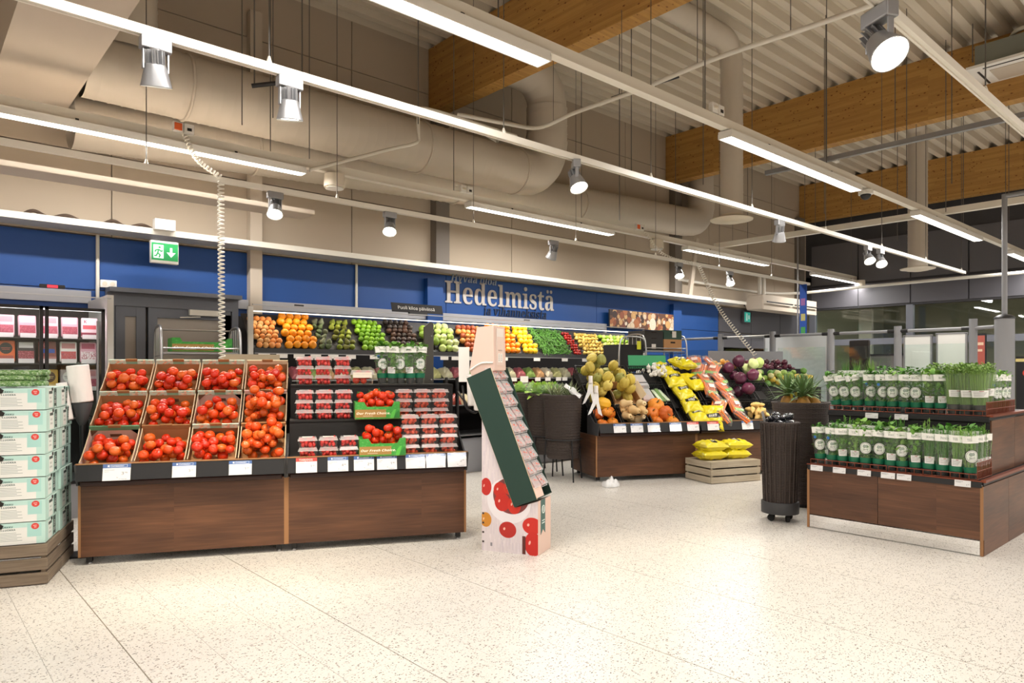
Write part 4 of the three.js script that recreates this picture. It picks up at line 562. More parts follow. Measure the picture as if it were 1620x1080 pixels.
for (const [x, y, z, l] of [[-0.02, 1.12, 0.02, 'white bag strip hanging at the left of the pumpkin stand, front one'], [0.0, 1.25, -0.22, 'white bag strip hanging at the left of the pumpkin stand, rear one']]) { const r = thing('bag_strip', l, 'bag', null, PF.sub(x, y, z)); mesh('roll', rollGeo(0.028, 0.1).translate(0.02, 0.12, 0), mt.bagRoll, r); mesh('sheet', prism([[0.0, 0.1], [0.05, 0.1], [0.06, -0.05], [0.11, -0.24], [0.05, -0.2], [0.02, -0.07], [-0.06, -0.2], [-0.1, -0.22], [-0.03, -0.05]], 0.004), mt.bagWhite, r); mesh('hook', bar(V(0.02, 0.1, 0), V(0.04, -0.35, -0.12), 0.007, 6), mt.black, r); }

// ================================================================ vegetables on the background stand
// black plastic baskets
function blackTray(frame, w, d, h, label) {
  const t = thing('black_tray', label, 'basket', 'black plastic produce trays', frame);
  mesh('bottom', box(w, 0.006, d, 0, 0.003, -d / 2), mt.blackMatte, t);
  mesh('rim', [box(w, 0.01, 0.012, 0, h, -0.006), box(w, 0.01, 0.012, 0, h + 0.05, -d + 0.006), box(0.012, 0.01, Math.hypot(d, 0.05), -w / 2 + 0.006, h + 0.025, -d / 2, Math.atan2(0.05, d)), box(0.012, 0.01, Math.hypot(d, 0.05), w / 2 - 0.006, h + 0.025, -d / 2, Math.atan2(0.05, d))], mt.black, t);
  const ribs = []; const n = Math.round(w / 0.03); for (let i = 0; i <= n; i++) { ribs.push(box(0.01, h + 0.045, 0.005, -w / 2 + 0.006 + i * (w - 0.012) / n, (h + 0.05) / 2, -d + 0.005), box(0.01, h, 0.005, -w / 2 + 0.006 + i * (w - 0.012) / n, h / 2, -0.005)); } const m = Math.round(d / 0.03); for (let i = 0; i <= m; i++) for (const s of [-1, 1]) ribs.push(box(0.005, h + 0.05 * i / m, 0.01, s * (w / 2 - 0.004), (h + 0.05 * i / m) / 2, -0.006 - i * (d - 0.012) / m));
  mesh('ribs', ribs, mt.black, t).userData.kind = 'stuff'; return t;
}
const cols = [[0.2, 0.38], [0.6, 0.4], [1.06, 0.46]];
cols.forEach(([x, w], c) => { for (let k = 0; k < 3; k++) { const [y, z] = ROW(k); if (k === 1 && c === 1) continue; blackTray(PF.sub(x, y, z, SL), w - 0.01, 0.36, 0.09, 'black plastic produce tray on the pumpkin stand, ' + ['left', 'middle', 'right'][c] + ' column, ' + rowName[k]); } });
[[0.1, 0.36], [0.56, 0.52], [1.02, 0.36], [1.38, 0.3]].forEach(([x, w], c) => { for (let k = 0; k < 3; k++) { const [y, z] = ROW(k); blackTray(PF2.sub(x - 0.02, y, z, SL), w - 0.012, 0.36, 0.11, 'black plastic produce tray on the carrot stand, ' + ['first', 'second', 'third', 'fourth'][c] + ' column, ' + rowName[k]); } });
function ribbed(n, sq, depth, m = 36) { const g = new THREE.SphereGeometry(1, m, 16); return deform(g, v => { const a = Math.atan2(v.z, v.x), r = Math.hypot(v.x, v.z); const k = 1 - depth * (0.5 + 0.5 * Math.cos(n * a)) * Math.min(1, r * 1.3); v.x *= k; v.z *= k; const dip = Math.exp(-r * r * 10); v.y = v.y * sq * (1 - 0.3 * dip); }); }
const pumpG = ribbed(10, 0.72, 0.1), squashG = ribbed(9, 1.25, 0.1), stemG = tube([[0, 0.45, 0], [0.03, 0.7, 0.02], [0.12, 0.85, 0.05]], 0.09, 6, 6), stemG2 = tube([[0, 1.15, 0], [0.02, 1.35, 0.02], [0.1, 1.55, 0.05]], 0.09, 6, 6);
const pumpM = [M(0xd8741c, 0.5), M(0xe08a24, 0.5), M(0xc8601a, 0.55)], squashM = [M(0xd0ba50, 0.5), M(0xc4ae4c, 0.5), M(0xdcc868, 0.5), M(0x98984c, 0.55)], stemM = M(0x8a7a48, 0.8);
function veg(name, cat, geo, mat, frame, pos, r, label, group, rot, extra) { const t = mesh(name, geo, mat); tag(t, label, cat, group); frame.sub(pos[0], pos[1], pos[2]).put(t); t.quaternion.multiply(new THREE.Quaternion().setFromEuler(rot)); t.scale.setScalar(r); if (extra) mesh('stem', extra[0], extra[1], t); return t; }
// front row: orange pumpkins, butternuts, large pumpkins
{ const [y, z] = ROW(0), f = PF.sub(0.2, y, z, SL);
  [[-0.08, 0.06, -0.06, 0.075], [0.07, 0.065, -0.07, 0.078], [-0.1, 0.1, -0.21, 0.085], [0.08, 0.11, -0.22, 0.09], [-0.02, 0.19, -0.13, 0.075]].forEach((q, i) => veg('pumpkin', 'pumpkin', pumpG, pumpM[i % 3], f, q, q[3], 'round orange pumpkin in the left front tray, ' + ['front left', 'front right', 'rear left', 'rear right', 'on top'][i], 'pumpkins in the left front tray', E3(0.7), [stemG, stemM]));
  veg('yellow_squash', 'squash', squashG, M(0xe8b02a, 0.45), f, [-0.02, 0.2, -0.3], 0.095, 'long yellow squash lying on the orange pumpkins', null, new THREE.Euler(0.3, 0, 1.3), [stemG2, stemM]);
  const bn = lathe([[0, -1.0], [0.35, -0.97], [0.62, -0.8], [0.72, -0.5], [0.66, -0.2], [0.47, 0.1], [0.4, 0.5], [0.42, 0.9], [0.3, 1.08], [0.08, 1.12], [0, 1.12]], 18), bm = [M(0xe4c490, 0.5), M(0xdcb880, 0.5), M(0xe8cfa2, 0.5)];
  const f2 = PF.sub(0.6, y, z, SL); pile(17, 0.38, 0.34, 0.062, 0.3, 10).forEach((q, i) => veg('butternut_squash', 'squash', bn, bm[i % 3], f2, [q[0], q[1] + 0.01, q[2] - 0.19], 0.088, 'pale butternut squash in the middle front tray', 'butternut squashes', new THREE.Euler(R(-0.5, 0.3) + 1.2, R(-0.8, 0.8), R(-0.6, 0.6)), [cyl(0.07, 0.1, 0.18, 6, 0, 1.18, 0), stemM]));
  const f3 = PF.sub(1.06, y, z, SL);[[-0.13, 0.07, -0.06, 0.09], [0.1, 0.07, -0.05, 0.1], [0.03, 0.12, -0.16, 0.12], [-0.15, 0.11, -0.2, 0.1], [-0.06, 0.15, -0.31, 0.125]].forEach((q, i) => veg('pumpkin', 'pumpkin', pumpG, pumpM[i % 3], f3, q, q[3], 'large deep orange pumpkin in the right front tray, ' + ['front left', 'front right', 'centre', 'left', 'at the back'][i], 'pumpkins in the right front tray', E3(1.0), [stemG, stemM])); }
// middle and back rows: green yellow squashes
for (const [c, k, n] of [[0, 1, 9], [1, 1, 13], [0, 2, 8], [1, 2, 5]]) { const [y, z] = ROW(k), f = PF.sub(cols[c][0], y, z, SL); pile(n, cols[c][1] - 0.04, 0.34, 0.07, 0.4, 8).forEach((q, i) => veg('striped_squash', 'squash', squashG, squashM[(i + c) % 4], f, [q[0], q[1] + 0.01, q[2] - 0.19], 0.07, 'ribbed yellow green squash in the ' + ['left', 'middle'][c] + ' column, ' + rowName[k], 'ribbed squashes', E3(0.7), [stemG2, stemM])); }
{ const [y, z] = ROW(1), f = PF.sub(0.6, y, z, SL), c = thing('squash_carton', 'open brown cardboard carton of ribbed squashes on the pumpkin stand', 'box', null, f); const w = 0.39, d = 0.37, h = 0.13; mesh('bottom', box(w, 0.006, d, 0, 0.003, -d / 2), mt.card, c); for (const s of [-1, 1]) { mesh('side_wall', box(0.006, h, d, s * w / 2, h / 2, -d / 2), mt.card, c); mesh('flap', box(0.006, 0.11, d * 0.9, s * (w / 2 + 0.03), h + 0.045, -d / 2, 0, 0, -s * 0.5), mt.cardPale, c); } mesh('back_wall', box(w, h + 0.05, 0.006, 0, (h + 0.05) / 2, -d), mt.card, c); mesh('front_wall', box(w, h * 0.5, 0.006, 0, h * 0.25, 0), mt.cardPale, c); }
{ // peach punnets and bagged greens, right column
  const [y, z] = ROW(1), f = PF.sub(1.06, y, z, SL), pm = M(0xe08858, 0.55), pp = punnetProto('peach_punnet', 0.034, pm, 0.2, 0.3, 0.1);
  copyOf(pp, 'clear punnet of peaches in the right tray, middle row', null, f.sub(-0.11, 0.01, -0.17)); const [y2, z2] = ROW(2); copyOf(pp, 'clear punnet of peaches in the back row', null, PF.sub(0.95, y2 + 0.03, z2 - 0.06, SL));
  for (let i = 0; i < 6; i++) { const b = thing('leek_pack', 'clear pack of green and white stalks beside the peaches', 'pack', 'packs of stalks', f.sub(0.06 + (i % 3) * 0.055, 0.03 + Math.floor(i / 3) * 0.05, -0.17, R(-0.1, 0.1), R(-0.15, 0.15), 0)); mesh('stalks', [0, 1, 2].map(k => bar(V(-0.015 + k * 0.015, 0, 0.14), V(-0.015 + k * 0.015, 0, -0.14), 0.011, 6)), pick([M(0xd9e0c6, 0.5), M(0x6f9448, 0.5)]), b); mesh('wrap', rbox(0.055, 0.04, 0.3, 0.012), mt.sleeve, b); }
  const gm = M(0xe6e2da, 0.6); pile(18, 0.3, 0.3, 0.035, 0.3).forEach(q => veg('garlic_bulb', 'garlic', lathe([[0, -0.8], [0.6, -0.75], [1, -0.2], [0.8, 0.4], [0.25, 0.85], [0.12, 1.5], [0, 1.5]], 12), gm, PF.sub(1.25, y2 + 0.01, z2, SL), [q[0], q[1] + 0.1, q[2] - 0.19], q[3], 'white garlic bulb in the back row before the green card', 'garlic bulbs', E3(0.5)));
  const g = mesh('green_card', box(0.62, 0.2, 0.01), M(0x3d9a68, 0.7)); tag(g, 'plain green card board behind the garlic and yellow bags', 'board'); PF.sub(1.2, 1.62, -0.85, -0.15).put(g);
}
// yellow potato bags
function pillow(w, l, t, seed0 = 1, nu = 20, nv = 24) {
  const pos = [], uv = [], idx = []; const f = (u, v) => Math.pow(Math.max(0, 1 - Math.pow(Math.abs(u), 3)), 0.55) * Math.pow(Math.max(0, 1 - Math.pow(Math.abs(v), 3.4)), 0.6);
  for (const s of [1, -1]) { const base = pos.length / 3; for (let j = 0; j <= nv; j++) for (let i = 0; i <= nu; i++) { const u = i / nu * 2 - 1, v = j / nv * 2 - 1; const wr = 0.14 * Math.sin(u * 9 + seed0 * 3 + v * 2) * Math.pow(Math.abs(v), 2) + 0.1 * Math.sin(u * 6 + v * 8 + seed0) + 0.07 * Math.sin(v * 17 - u * 5 + seed0 * 2); const h = f(u, v) * (1 + wr); const pinch = 1 - 0.1 * (1 - v * v) * 0 - 0.07 * Math.cos(v * PI / 2) * 0; pos.push(u * w / 2 * (1 - 0.06 * f(u * 0.4, v)) * pinch, s * t / 2 * h, v * l / 2 * (1 - 0.05 * Math.abs(Math.sin(u * 7 + seed0)) * 0.4)); uv.push(i / nu, 1 - j / nv); } for (let j = 0; j < nv; j++) for (let i = 0; i < nu; i++) { const a = base + j * (nu + 1) + i, b = a + 1, c = a + nu + 1, d = c + 1; if (s > 0) idx.push(a, c, b, b, c, d); else idx.push(a, b, c, b, d, c); } }
  const g = new THREE.BufferGeometry(); g.setAttribute('position', new THREE.Float32BufferAttribute(pos, 3)); g.setAttribute('uv', new THREE.Float32BufferAttribute(uv, 2)); g.setIndex(idx); g.computeVertexNormals(); return g;
}
const yellowTex = canvasTex(256, 320, (x, w, h) => { x.fillStyle = '#e3d21e'; x.fillRect(0, 0, w, h); for (let i = 0; i < 60; i++) { x.fillStyle = pick(['rgba(240,232,120,0.4)', 'rgba(190,180,20,0.35)']); x.fillRect(R(w), R(h), R(10, 60), R(2, 6)); } x.save(); x.translate(128, 150); x.rotate(-0.1); x.fillStyle = '#24221c'; x.fillRect(-88, -26, 176, 54); x.fillStyle = '#f2f0e4'; x.font = 'italic bold 44px sans-serif'; x.fillText('Siikli', -62, 16); x.restore(); x.fillStyle = '#24221c'; x.fillRect(170, 92, 36, 14); x.fillStyle = '#b9a814'; x.fillRect(0, 0, w, 12); x.fillRect(0, h - 12, w, 12); });
const yellowM = P(0xffffff, 0.32, { map: yellowTex, clearcoat: 0.25 });
const yb = [1, 2, 3].map(i => pillow(0.3, 0.4, 0.15, i));
function yellowBag(frame, label, i, group) { const b = mesh('potato_bag', yb[i % 3], yellowM); tag(b, label, 'bag', group); frame.put(b); return b; }
{ const y0 = ROW(0), g = 'yellow potato bags on the stand';
  const list = [[1.58, 0.86, -0.1, SL, 0.05, 'lowest yellow potato bag at the front of the stand, left'], [1.8, 0.82, -0.02, SL + 0.5, -0.5, 'folded yellow potato bag leaning right at the front'], [1.56, 1.02, -0.22, SL + 0.1, -0.05, 'yellow potato bag second from the front, left'], [1.54, 1.18, -0.4, SL, 0.1, 'yellow potato bag third from the front'], [1.5, 1.36, -0.58, SL, -0.1, 'yellow potato bag in the fourth row, left'], [1.78, 1.32, -0.52, SL, 0.3, 'yellow potato bag in the fourth row, right'], [1.42, 1.5, -0.75, SL - 0.1, 0.1, 'yellow potato bag at the back left of its heap'], [1.72, 1.6, -0.72, SL - 0.35, 0.15, 'topmost yellow potato bag of the heap']];
  list.forEach(([x, y, z, rx, ry, l], i) => yellowBag(PF.sub(x, y, z, rx, ry, 0), l, i, g)); }
// crate with four bags
const KF = Frame.at(8.0, 0, -5.08, -19 * D2);
woodCrate(KF, 0.82, 0.55, 0.29, mt.paleWood, 'pale slatted crate on the floor with yellow bags on top');
[[0.2, 0.355, 'lower left'], [0.6, 0.355, 'lower right'], [0.22, 0.47, 'upper left'], [0.62, 0.47, 'upper right']].forEach(([x, y, l], i) => yellowBag(KF.sub(x, y, -0.28, 0.02, PI / 2 + R(-0.1, 0.1), R(-0.05, 0.05)), 'yellow potato bag on the pale crate, ' + l, i, 'yellow bags on the crate'));
// carrot bags
const carrotP = [0, 1].map(v => { const p = proto('carrot_bag', 'bag'); const cs = []; for (let i = 0; i < 13; i++) { const x = -0.085 + (i % 7) * 0.028, y = Math.floor(i / 7) * 0.034 + 0.018 + R(-0.004, 0.004); const l = R(0.19, 0.24), dir = R() < 0.5 ? 1 : -1; cs.push(bar(V(x + R(-0.01, 0.01), y, -dir * l / 2), V(x, y, dir * l / 2), 0.018, 7, 0.005)); } const c = mesh('carrots', cs, M([0xe87a24, 0xe06a1c][v], 0.45), p); c.userData.kind = 'stuff'; mesh('wrapper', pillow(0.23, 0.32, 0.12, v + 5, 12, 14).translate(0, 0.035, 0), P(0xffffff, 0.12, { transmission: 0.91, thickness: 0, ior: 1.4 }), p); mesh('printed_end', prism([[-0.09, 0], [0.09, 0], [0.07, 0.05], [-0.08, 0.06]], 0.004).rotateX(PI / 2).translate(0, 0.075, 0.06), M(0x6aa83c, 0.5), p); mesh('print', rbox(0.09, 0.004, 0.06, 0.002, 0.0, 0.088, -0.03), M(0xf0d8cc, 0.5), p); return p; });
{ let i = 0; for (let k = 0; k < 7; k++) for (let c = 0; c < 2; c++) { const y = 0.80 + k * 0.128, z = 0.0 - k * 0.132; copyOf(carrotP[i % 2], 'clear bag of carrots, ' + ['front', 'second', 'third', 'fourth', 'fifth', 'sixth', 'back'][k] + ' row, ' + ['left', 'right'][c], 'carrot bags', PF2.sub(0.44 + c * 0.25 + R(-0.02, 0.02), y + R(0, 0.03), z, SL + 0.15 + R(-0.15, 0.15), R(-1.2, 1.2), R(-0.25, 0.25))); i++; } }
// cabbages and ginger
const cabG = deform(new THREE.SphereGeometry(1, 24, 16), v => { const n = 1 + 0.05 * Math.sin(v.x * 6 + v.y * 3) + 0.04 * Math.sin(v.z * 8); v.multiplyScalar(n); v.y *= 0.88; });
const redC = [M(0x4a1a34, 0.4), M(0x5c2440, 0.42)], greenC = [M(0xb9cf7c, 0.5), M(0xcbdc96, 0.5)];
for (const [c, k, n, m, nm, w] of [[2, 2, 4, redC, 'red', 0.34], [2, 1, 4, redC, 'red', 0.34], [3, 2, 5, greenC, 'green', 0.34]]) { const [y, z] = ROW(k), x = [0.08, 0.56, 1.02, 1.36][c], f = PF2.sub(x, y, z, SL); pile(n, w, 0.34, 0.095, 0.4, 10).forEach((q, i) => { const t = veg(nm + '_cabbage', 'cabbage', cabG, m[i % 2], f, [q[0], q[1] + 0.012, q[2] - 0.19], q[3], 'round ' + nm + ' cabbage in the black tray, ' + rowName[k], nm + ' cabbages, ' + rowName[k], E3()); }); }
{ const [y, z] = ROW(0), gm = M(0xd9b872, 0.7); pile(14, 0.3, 0.3, 0.045, 0.3).forEach((q, i) => veg('ginger_root', 'ginger', deform(new THREE.SphereGeometry(1, 10, 8), v => { v.x *= 1.5 + 0.4 * Math.sin(v.y * 4 + i); v.z *= 0.8; }), gm, PF2.sub(1.08, y, z, SL), [q[0], q[1] + 0.01, q[2] - 0.18], q[3], 'pale knobbly root in the front tray behind the pineapple basket', 'pale roots', E3())); }
// ================================================================ pineapples, tall bin
const PNF = Frame.at(7.55, 0, -3.66, 0.3);
{ const b = thing('wicker_basket', 'tall round dark wicker basket of pineapples left of the herb stand', 'basket', 'dark wicker baskets on legs', PNF);
  mesh('basket', wickerGeo(0.19, 0.3, 1.12).translate(0, 0.02, 0), mt.wicker, b); mesh('weave', strandGeo(0.192, 0.3, 1.12).translate(0, 0.02, 0), mt.wicker, b).userData.kind = 'stuff'; mesh('foot_ring', new THREE.TorusGeometry(0.18, 0.02, 6, 28).rotateX(PI / 2).translate(0, 0.02, 0), mt.black, b);
  const crown = [0, 1].map(() => { const l = []; for (let i = 0; i < 34; i++) { const k = i / 34; const q = leafGeo(0.16 + 0.1 * (1 - Math.abs(k - 0.5)), 0.026, 0.75 * (1 - k)); q.rotateX(-1.0 * (1 - k) - 0.05).rotateY(i * 2.4).translate(0, k * 0.05, 0); l.push(q); } return merge(l); }); const cm = [M(0x5d7a44, 0.6), M(0x71895a, 0.6)];
  const bodyG = deform(new THREE.SphereGeometry(1, 24, 20), v => { const a = Math.atan2(v.z, v.x); const n = 1 + 0.045 * Math.sin(a * 8 + v.y * 9) * Math.sin(a * 8 - v.y * 9); v.x *= 0.075 * n; v.z *= 0.075 * n; v.y *= 0.115; }), bm = M(0xb07f30, 0.6);
  [[-0.17, 0.06], [0.0, 0.14], [0.17, 0.04], [0.06, -0.05], [-0.09, -0.1], [0.13, -0.16]].forEach(([x, z], i) => { const p = thing('pineapple', 'pineapple with grey green crown in the round wicker basket, ' + ['left front', 'middle front', 'right front', 'centre', 'left rear', 'right rear'][i], 'pineapple', 'pineapples', PNF.sub(x, 1.1, z, R(-0.15, 0.2), R(3), R(-0.2, 0.2))); mesh('body', bodyG, bm, p); mesh('crown', crown[i % 2].clone().translate(0, 0.1, 0), cm[i % 2], p); if (i === 0 || i === 2) mesh('hang_tag', [box(0.11, 0.08, 0.002)], M(0xffffff, 0.5, { map: canvasTex(96, 72, (c, w, h) => { c.fillStyle = '#d8c23a'; c.fillRect(0, 0, w, h); c.fillStyle = '#e9e6da'; c.fillRect(0, 48, w, 24); c.fillStyle = '#2a3f86'; c.beginPath(); c.arc(48, 32, 16, 0, 7); c.fill(); c.fillStyle = '#555'; c.fillRect(16, 56, 60, 3); c.fillRect(16, 63, 44, 3); }) }), p).position.set(0.02, 0.11, 0.1); });
}
const BINF = Frame.at(6.62, 0, -3.42, 0.2);
{ const b = thing('wicker_bin', 'tall dark wicker bin on castors beside the herb stand', 'bin', null, BINF);
  mesh('basket', wickerGeo(0.15, 0.18, 0.8).translate(0, 0.18, 0), mt.wicker, b); const st = []; for (let i = 1; i < 30; i++) { const t = i / 30; st.push(new THREE.TorusGeometry(0.152 + 0.03 * t, 0.005, 5, 32).rotateX(PI / 2).translate(0, 0.185 + t * 0.78, 0)); } mesh('weave', st, mt.wicker, b).userData.kind = 'stuff';
  const ribs = []; for (let i = 0; i < 22; i++) { const a = i / 22 * 2 * PI; ribs.push(bar(V(Math.cos(a) * 0.156, 0.19, Math.sin(a) * 0.156), V(Math.cos(a) * 0.186, 0.97, Math.sin(a) * 0.186), 0.007, 5)); } mesh('uprights', ribs, mt.wicker, b).userData.kind = 'stuff';
  mesh('skirt', lathe([[0.14, 0.08], [0.178, 0.08], [0.18, 0.19], [0.16, 0.195]], 32), mt.charcoal, b);
  for (let i = 0; i < 4; i++) { const a = i * PI / 2 + 0.6; mesh('castor', [cyl(0.032, 0.032, 0.03, 14).rotateZ(PI / 2).rotateY(a).translate(Math.cos(a) * 0.11, 0.033, Math.sin(a) * 0.11), box(0.03, 0.03, 0.03, Math.cos(a) * 0.11, 0.075, Math.sin(a) * 0.11)], mt.rubber, b); }
  mesh('liner', deform(new THREE.CircleGeometry(0.17, 40, 0).toNonIndexed(), v => v), mt.black, b).visible = true; b.children[b.children.length - 1].rotation.x = -PI / 2; b.children[b.children.length - 1].position.y = 0.94;
  pile(26, 0.28, 0.28, 0.03, 0.12).filter(q => Math.hypot(q[0], q[2]) < 0.135).forEach(q => veg('dark_packet', 'packet', deform(new THREE.SphereGeometry(1, 10, 8), v => { v.x *= 1.2 + 0.25 * Math.sin(v.z * 7); v.y *= 0.6 + 0.2 * Math.sin(v.x * 9); }), P(0x2c2e36, 0.15, { clearcoat: 1 }), BINF, [q[0], q[1] + 0.945, q[2]], 0.034, 'small glossy dark packet on top of the tall wicker bin', 'packets in the tall bin', E3(0.5)));
  const s = thing('sign_card', 'small grey card sign standing behind the tall wicker bin', 'sign', null, BINF.sub(-0.02, 0.97, -0.14, -0.25, 0.2, 0)); mesh('card', box(0.2, 0.11, 0.004, 0, 0.06, 0), M(0x8d8a86, 0.6), s); mesh('foot', box(0.2, 0.004, 0.03, 0, 0.002, 0.012), M(0x8d8a86, 0.6), s);
}

// ================================================================ herb stand
const HF = Frame.at(6.53, 0, -3.1, -PI / 2);      // local x runs towards the viewer's right, local z to the viewer
{
  const L = 1.44, s = thing('herb_stand', 'two tier walnut herb stand with mirrored plinth at the right', 'display stand', null, HF);
  for (const [a, b] of [[0.0, 0.635], [0.64, L]]) mesh('front_panel', boxUV(box(b - a, 0.43, 0.02, (a + b) / 2, 0.345, -0.01), 1.2, R(), R()), mt.walnut, s);
  mesh('mirror_plinth', box(L - 0.05, 0.115, 0.012, L / 2, 0.064, -0.006), mt.mirror, s);
  for (const [a, b] of [[0.0, 0.72], [0.725, 1.5], [1.505, 2.3]]) { mesh('side_panel', boxUV(box(0.02, 0.56, b - a, L - 0.01, 0.282, -(a + b) / 2 - 0.02), 1.2, R(), R()), mt.walnut, s); mesh('side_panel', boxUV(box(0.02, 0.56, b - a, 0.01, 0.282, -(a + b) / 2 - 0.02), 1.2, R(), R()), mt.walnut, s); }
  mesh('panel_edge', box(0.022, 0.56, 0.004, L - 0.011, 0.282, 0.001), mt.walnutEdge, s); mesh('panel_edge', box(0.022, 0.56, 0.004, 0.011, 0.282, 0.001), mt.walnutEdge, s);
  mesh('lower_shelf', box(L, 0.03, 2.3, L / 2, 0.585, -1.16), mt.black, s);
  mesh('shelf_trim', [box(0.035, 0.022, 2.3, L, 0.605, -1.15), box(L, 0.008, 0.02, L / 2, 0.603, 0.0)], mt.copper, s);
  mesh('price_rail', box(L - 0.02, 0.045, 0.014, L / 2, 0.575, 0.008), mt.black, s);
  const L2 = L - 0.07;
  mesh('upper_front_panel', boxUV(box(L2, 0.47, 0.02, L2 / 2, 0.84, -0.47), 1.2), mt.blackMatte, s);
  for (const [a, b] of [[0.47, 1.2], [1.205, 2.0]]) mesh('upper_side_panel', boxUV(box(0.02, 0.46, b - a, L2, 0.835, -(a + b) / 2), 1.2, R(), R()), mt.walnut, s);
  mesh('upper_shelf', box(L2, 0.03, 1.6, L2 / 2, 1.085, -1.25), mt.black, s);
  mesh('upper_trim', [box(0.05, 0.018, 1.6, L2, 1.105, -1.25)], mt.copper, s);
  mesh('upper_price_rail', box(L2, 0.035, 0.014, L2 / 2, 1.07, -0.445), mt.black, s);
  const fence = (name, x0, x1, y, z) => { const g = [bar(V(x0, y + 0.005, z), V(x1, y + 0.005, z), 0.004, 5), bar(V(x0, y + 0.045, z), V(x1, y + 0.045, z), 0.004, 5)]; for (let x = x0; x <= x1 + 0.001; x += 0.068) g.push(bar(V(x, y, z), V(x, y + 0.045, z), 0.0035, 5)); mesh(name, g, mt.copper, s); };
  fence('wire_guard', 0.02, 0.7, 0.605, -0.03); fence('wire_guard', 0.72, L - 0.05, 0.605, -0.03); fence('wire_guard', 0.0, 0.66, 1.1, -0.48); fence('wire_guard', 0.7, L2 - 0.03, 1.1, -0.48);
  for (const [x, y, z0, z1, h] of [[L - 0.05, 0.605, -0.03, -0.44, 0.14], [L2 - 0.03, 1.1, -0.48, -1.4, 0.12]]) { const g = [0.04, 0.5, 1].map(t => bar(V(x, y + h * t, z0), V(x, y + h * t, z1), 0.004, 5)); for (let z = z0; z >= z1; z -= 0.03) g.push(bar(V(x, y, z), V(x, y + h, z), 0.003, 4)); mesh('side_guard', g, mt.copper, s); }
  const hp = priceTex('K', '1', '99', 'Yrtti'), white = M(0xffffff, 0.5, { map: canvasTex(128, 56, (x, w, h) => { x.fillStyle = '#e9e9ea'; x.fillRect(0, 0, w, h); x.fillStyle = '#555'; x.font = '20px sans-serif'; x.fillText('1', 92, 46); x.font = '11px sans-serif'; x.fillText('79', 104, 38); x.fillStyle = '#a0a0a4'; x.fillRect(8, 10, 60, 4); x.fillRect(8, 18, 44, 3); }) });
  [[0.1, 'leftmost'], [0.31, 'second from the left'], [0.53, 'third from the left'], [0.73, 'fourth from the left'], [0.86, 'fifth from the left'], [1.3, 'rightmost']].forEach(([x, l]) => priceCard(HF, x, 0.115, 0.052, white, 'white price tag on the lower herb shelf, ' + l, 0.575, 0.02, -0.1));
  [[0.42, 'left'], [0.68, 'right']].forEach(([x, l]) => priceCard(HF, x, 0.115, 0.05, white, 'white price tag on the upper herb shelf, ' + l + ' one', 1.065, -0.434, -0.1));
}
// potted herbs in printed sleeves
const bandTex = t => canvasTex(256, 64, (x, w, h) => { x.fillStyle = '#eeeee8'; x.fillRect(0, 0, w, h); x.fillStyle = '#5c6a5c'; x.font = '30px serif'; x.fillText(t, 70, 44); });
const bands = ['Persilja', 'Basilika', 'Tilli', 'Minttu', 'Rosmariini'].map(t => M(0xffffff, 0.5, { map: bandTex(t) }));
const roundM = M(0xffffff, 0.5, { map: canvasTex(128, 128, (x, w, h) => { x.fillStyle = '#28342c'; x.fillRect(0, 0, w, h); x.fillStyle = '#e6e8e2'; x.beginPath(); x.arc(64, 64, 58, 0, 7); x.fill(); x.strokeStyle = '#39463d'; x.lineWidth = 3; x.beginPath(); x.arc(64, 64, 50, 0, 7); x.stroke(); x.fillStyle = '#9aa69c'; x.beginPath(); x.arc(54, 46, 18, 0, 7); x.arc(76, 44, 16, 0, 7); x.fill(); x.fillStyle = '#3a4a40'; x.font = 'bold 22px serif'; x.fillText('Järvi', 38, 86); x.fillRect(36, 94, 56, 3); }) });
const infoM = M(0xffffff, 0.5, { map: canvasTex(96, 64, (x, w, h) => { x.fillStyle = '#e4e4e0'; x.fillRect(0, 0, w, h); x.fillStyle = '#9a9a9a'; for (let i = 0; i < 6; i++) x.fillRect(10, 10 + i * 8, 50 + (i * 23) % 28, 3); x.fillStyle = '#a33'; x.fillRect(40, 6, 24, 4); }) });
const greenBand = M(0x0c6a4a, 0.45), potM = M(0x1b1918, 0.7), blueMark = M(0x2f6fb8, 0.5), soilM = M(0x2a1e16, 1);
function coneStrip(y0, y1, a0, a1, r0, r1, H, off = 0.0012, n = 14) { const R1 = y => r0 + (r1 - r0) * y / H + off; const g = new THREE.CylinderGeometry(R1(y1), R1(y0), y1 - y0, n, 1, true, a0, a1 - a0); return g.translate(0, (y0 + y1) / 2, 0); }
function coneDisc(yc, ac, rad, r0, r1, H) { const g = new THREE.CircleGeometry(rad, 20); return deform(g, v => { const y = yc + v.y, r = r0 + (r1 - r0) * y / H + 0.002, a = ac + v.x / r; v.x = Math.sin(a) * r; v.y = y; v.z = Math.cos(a) * r; }); }
const herbP = {};
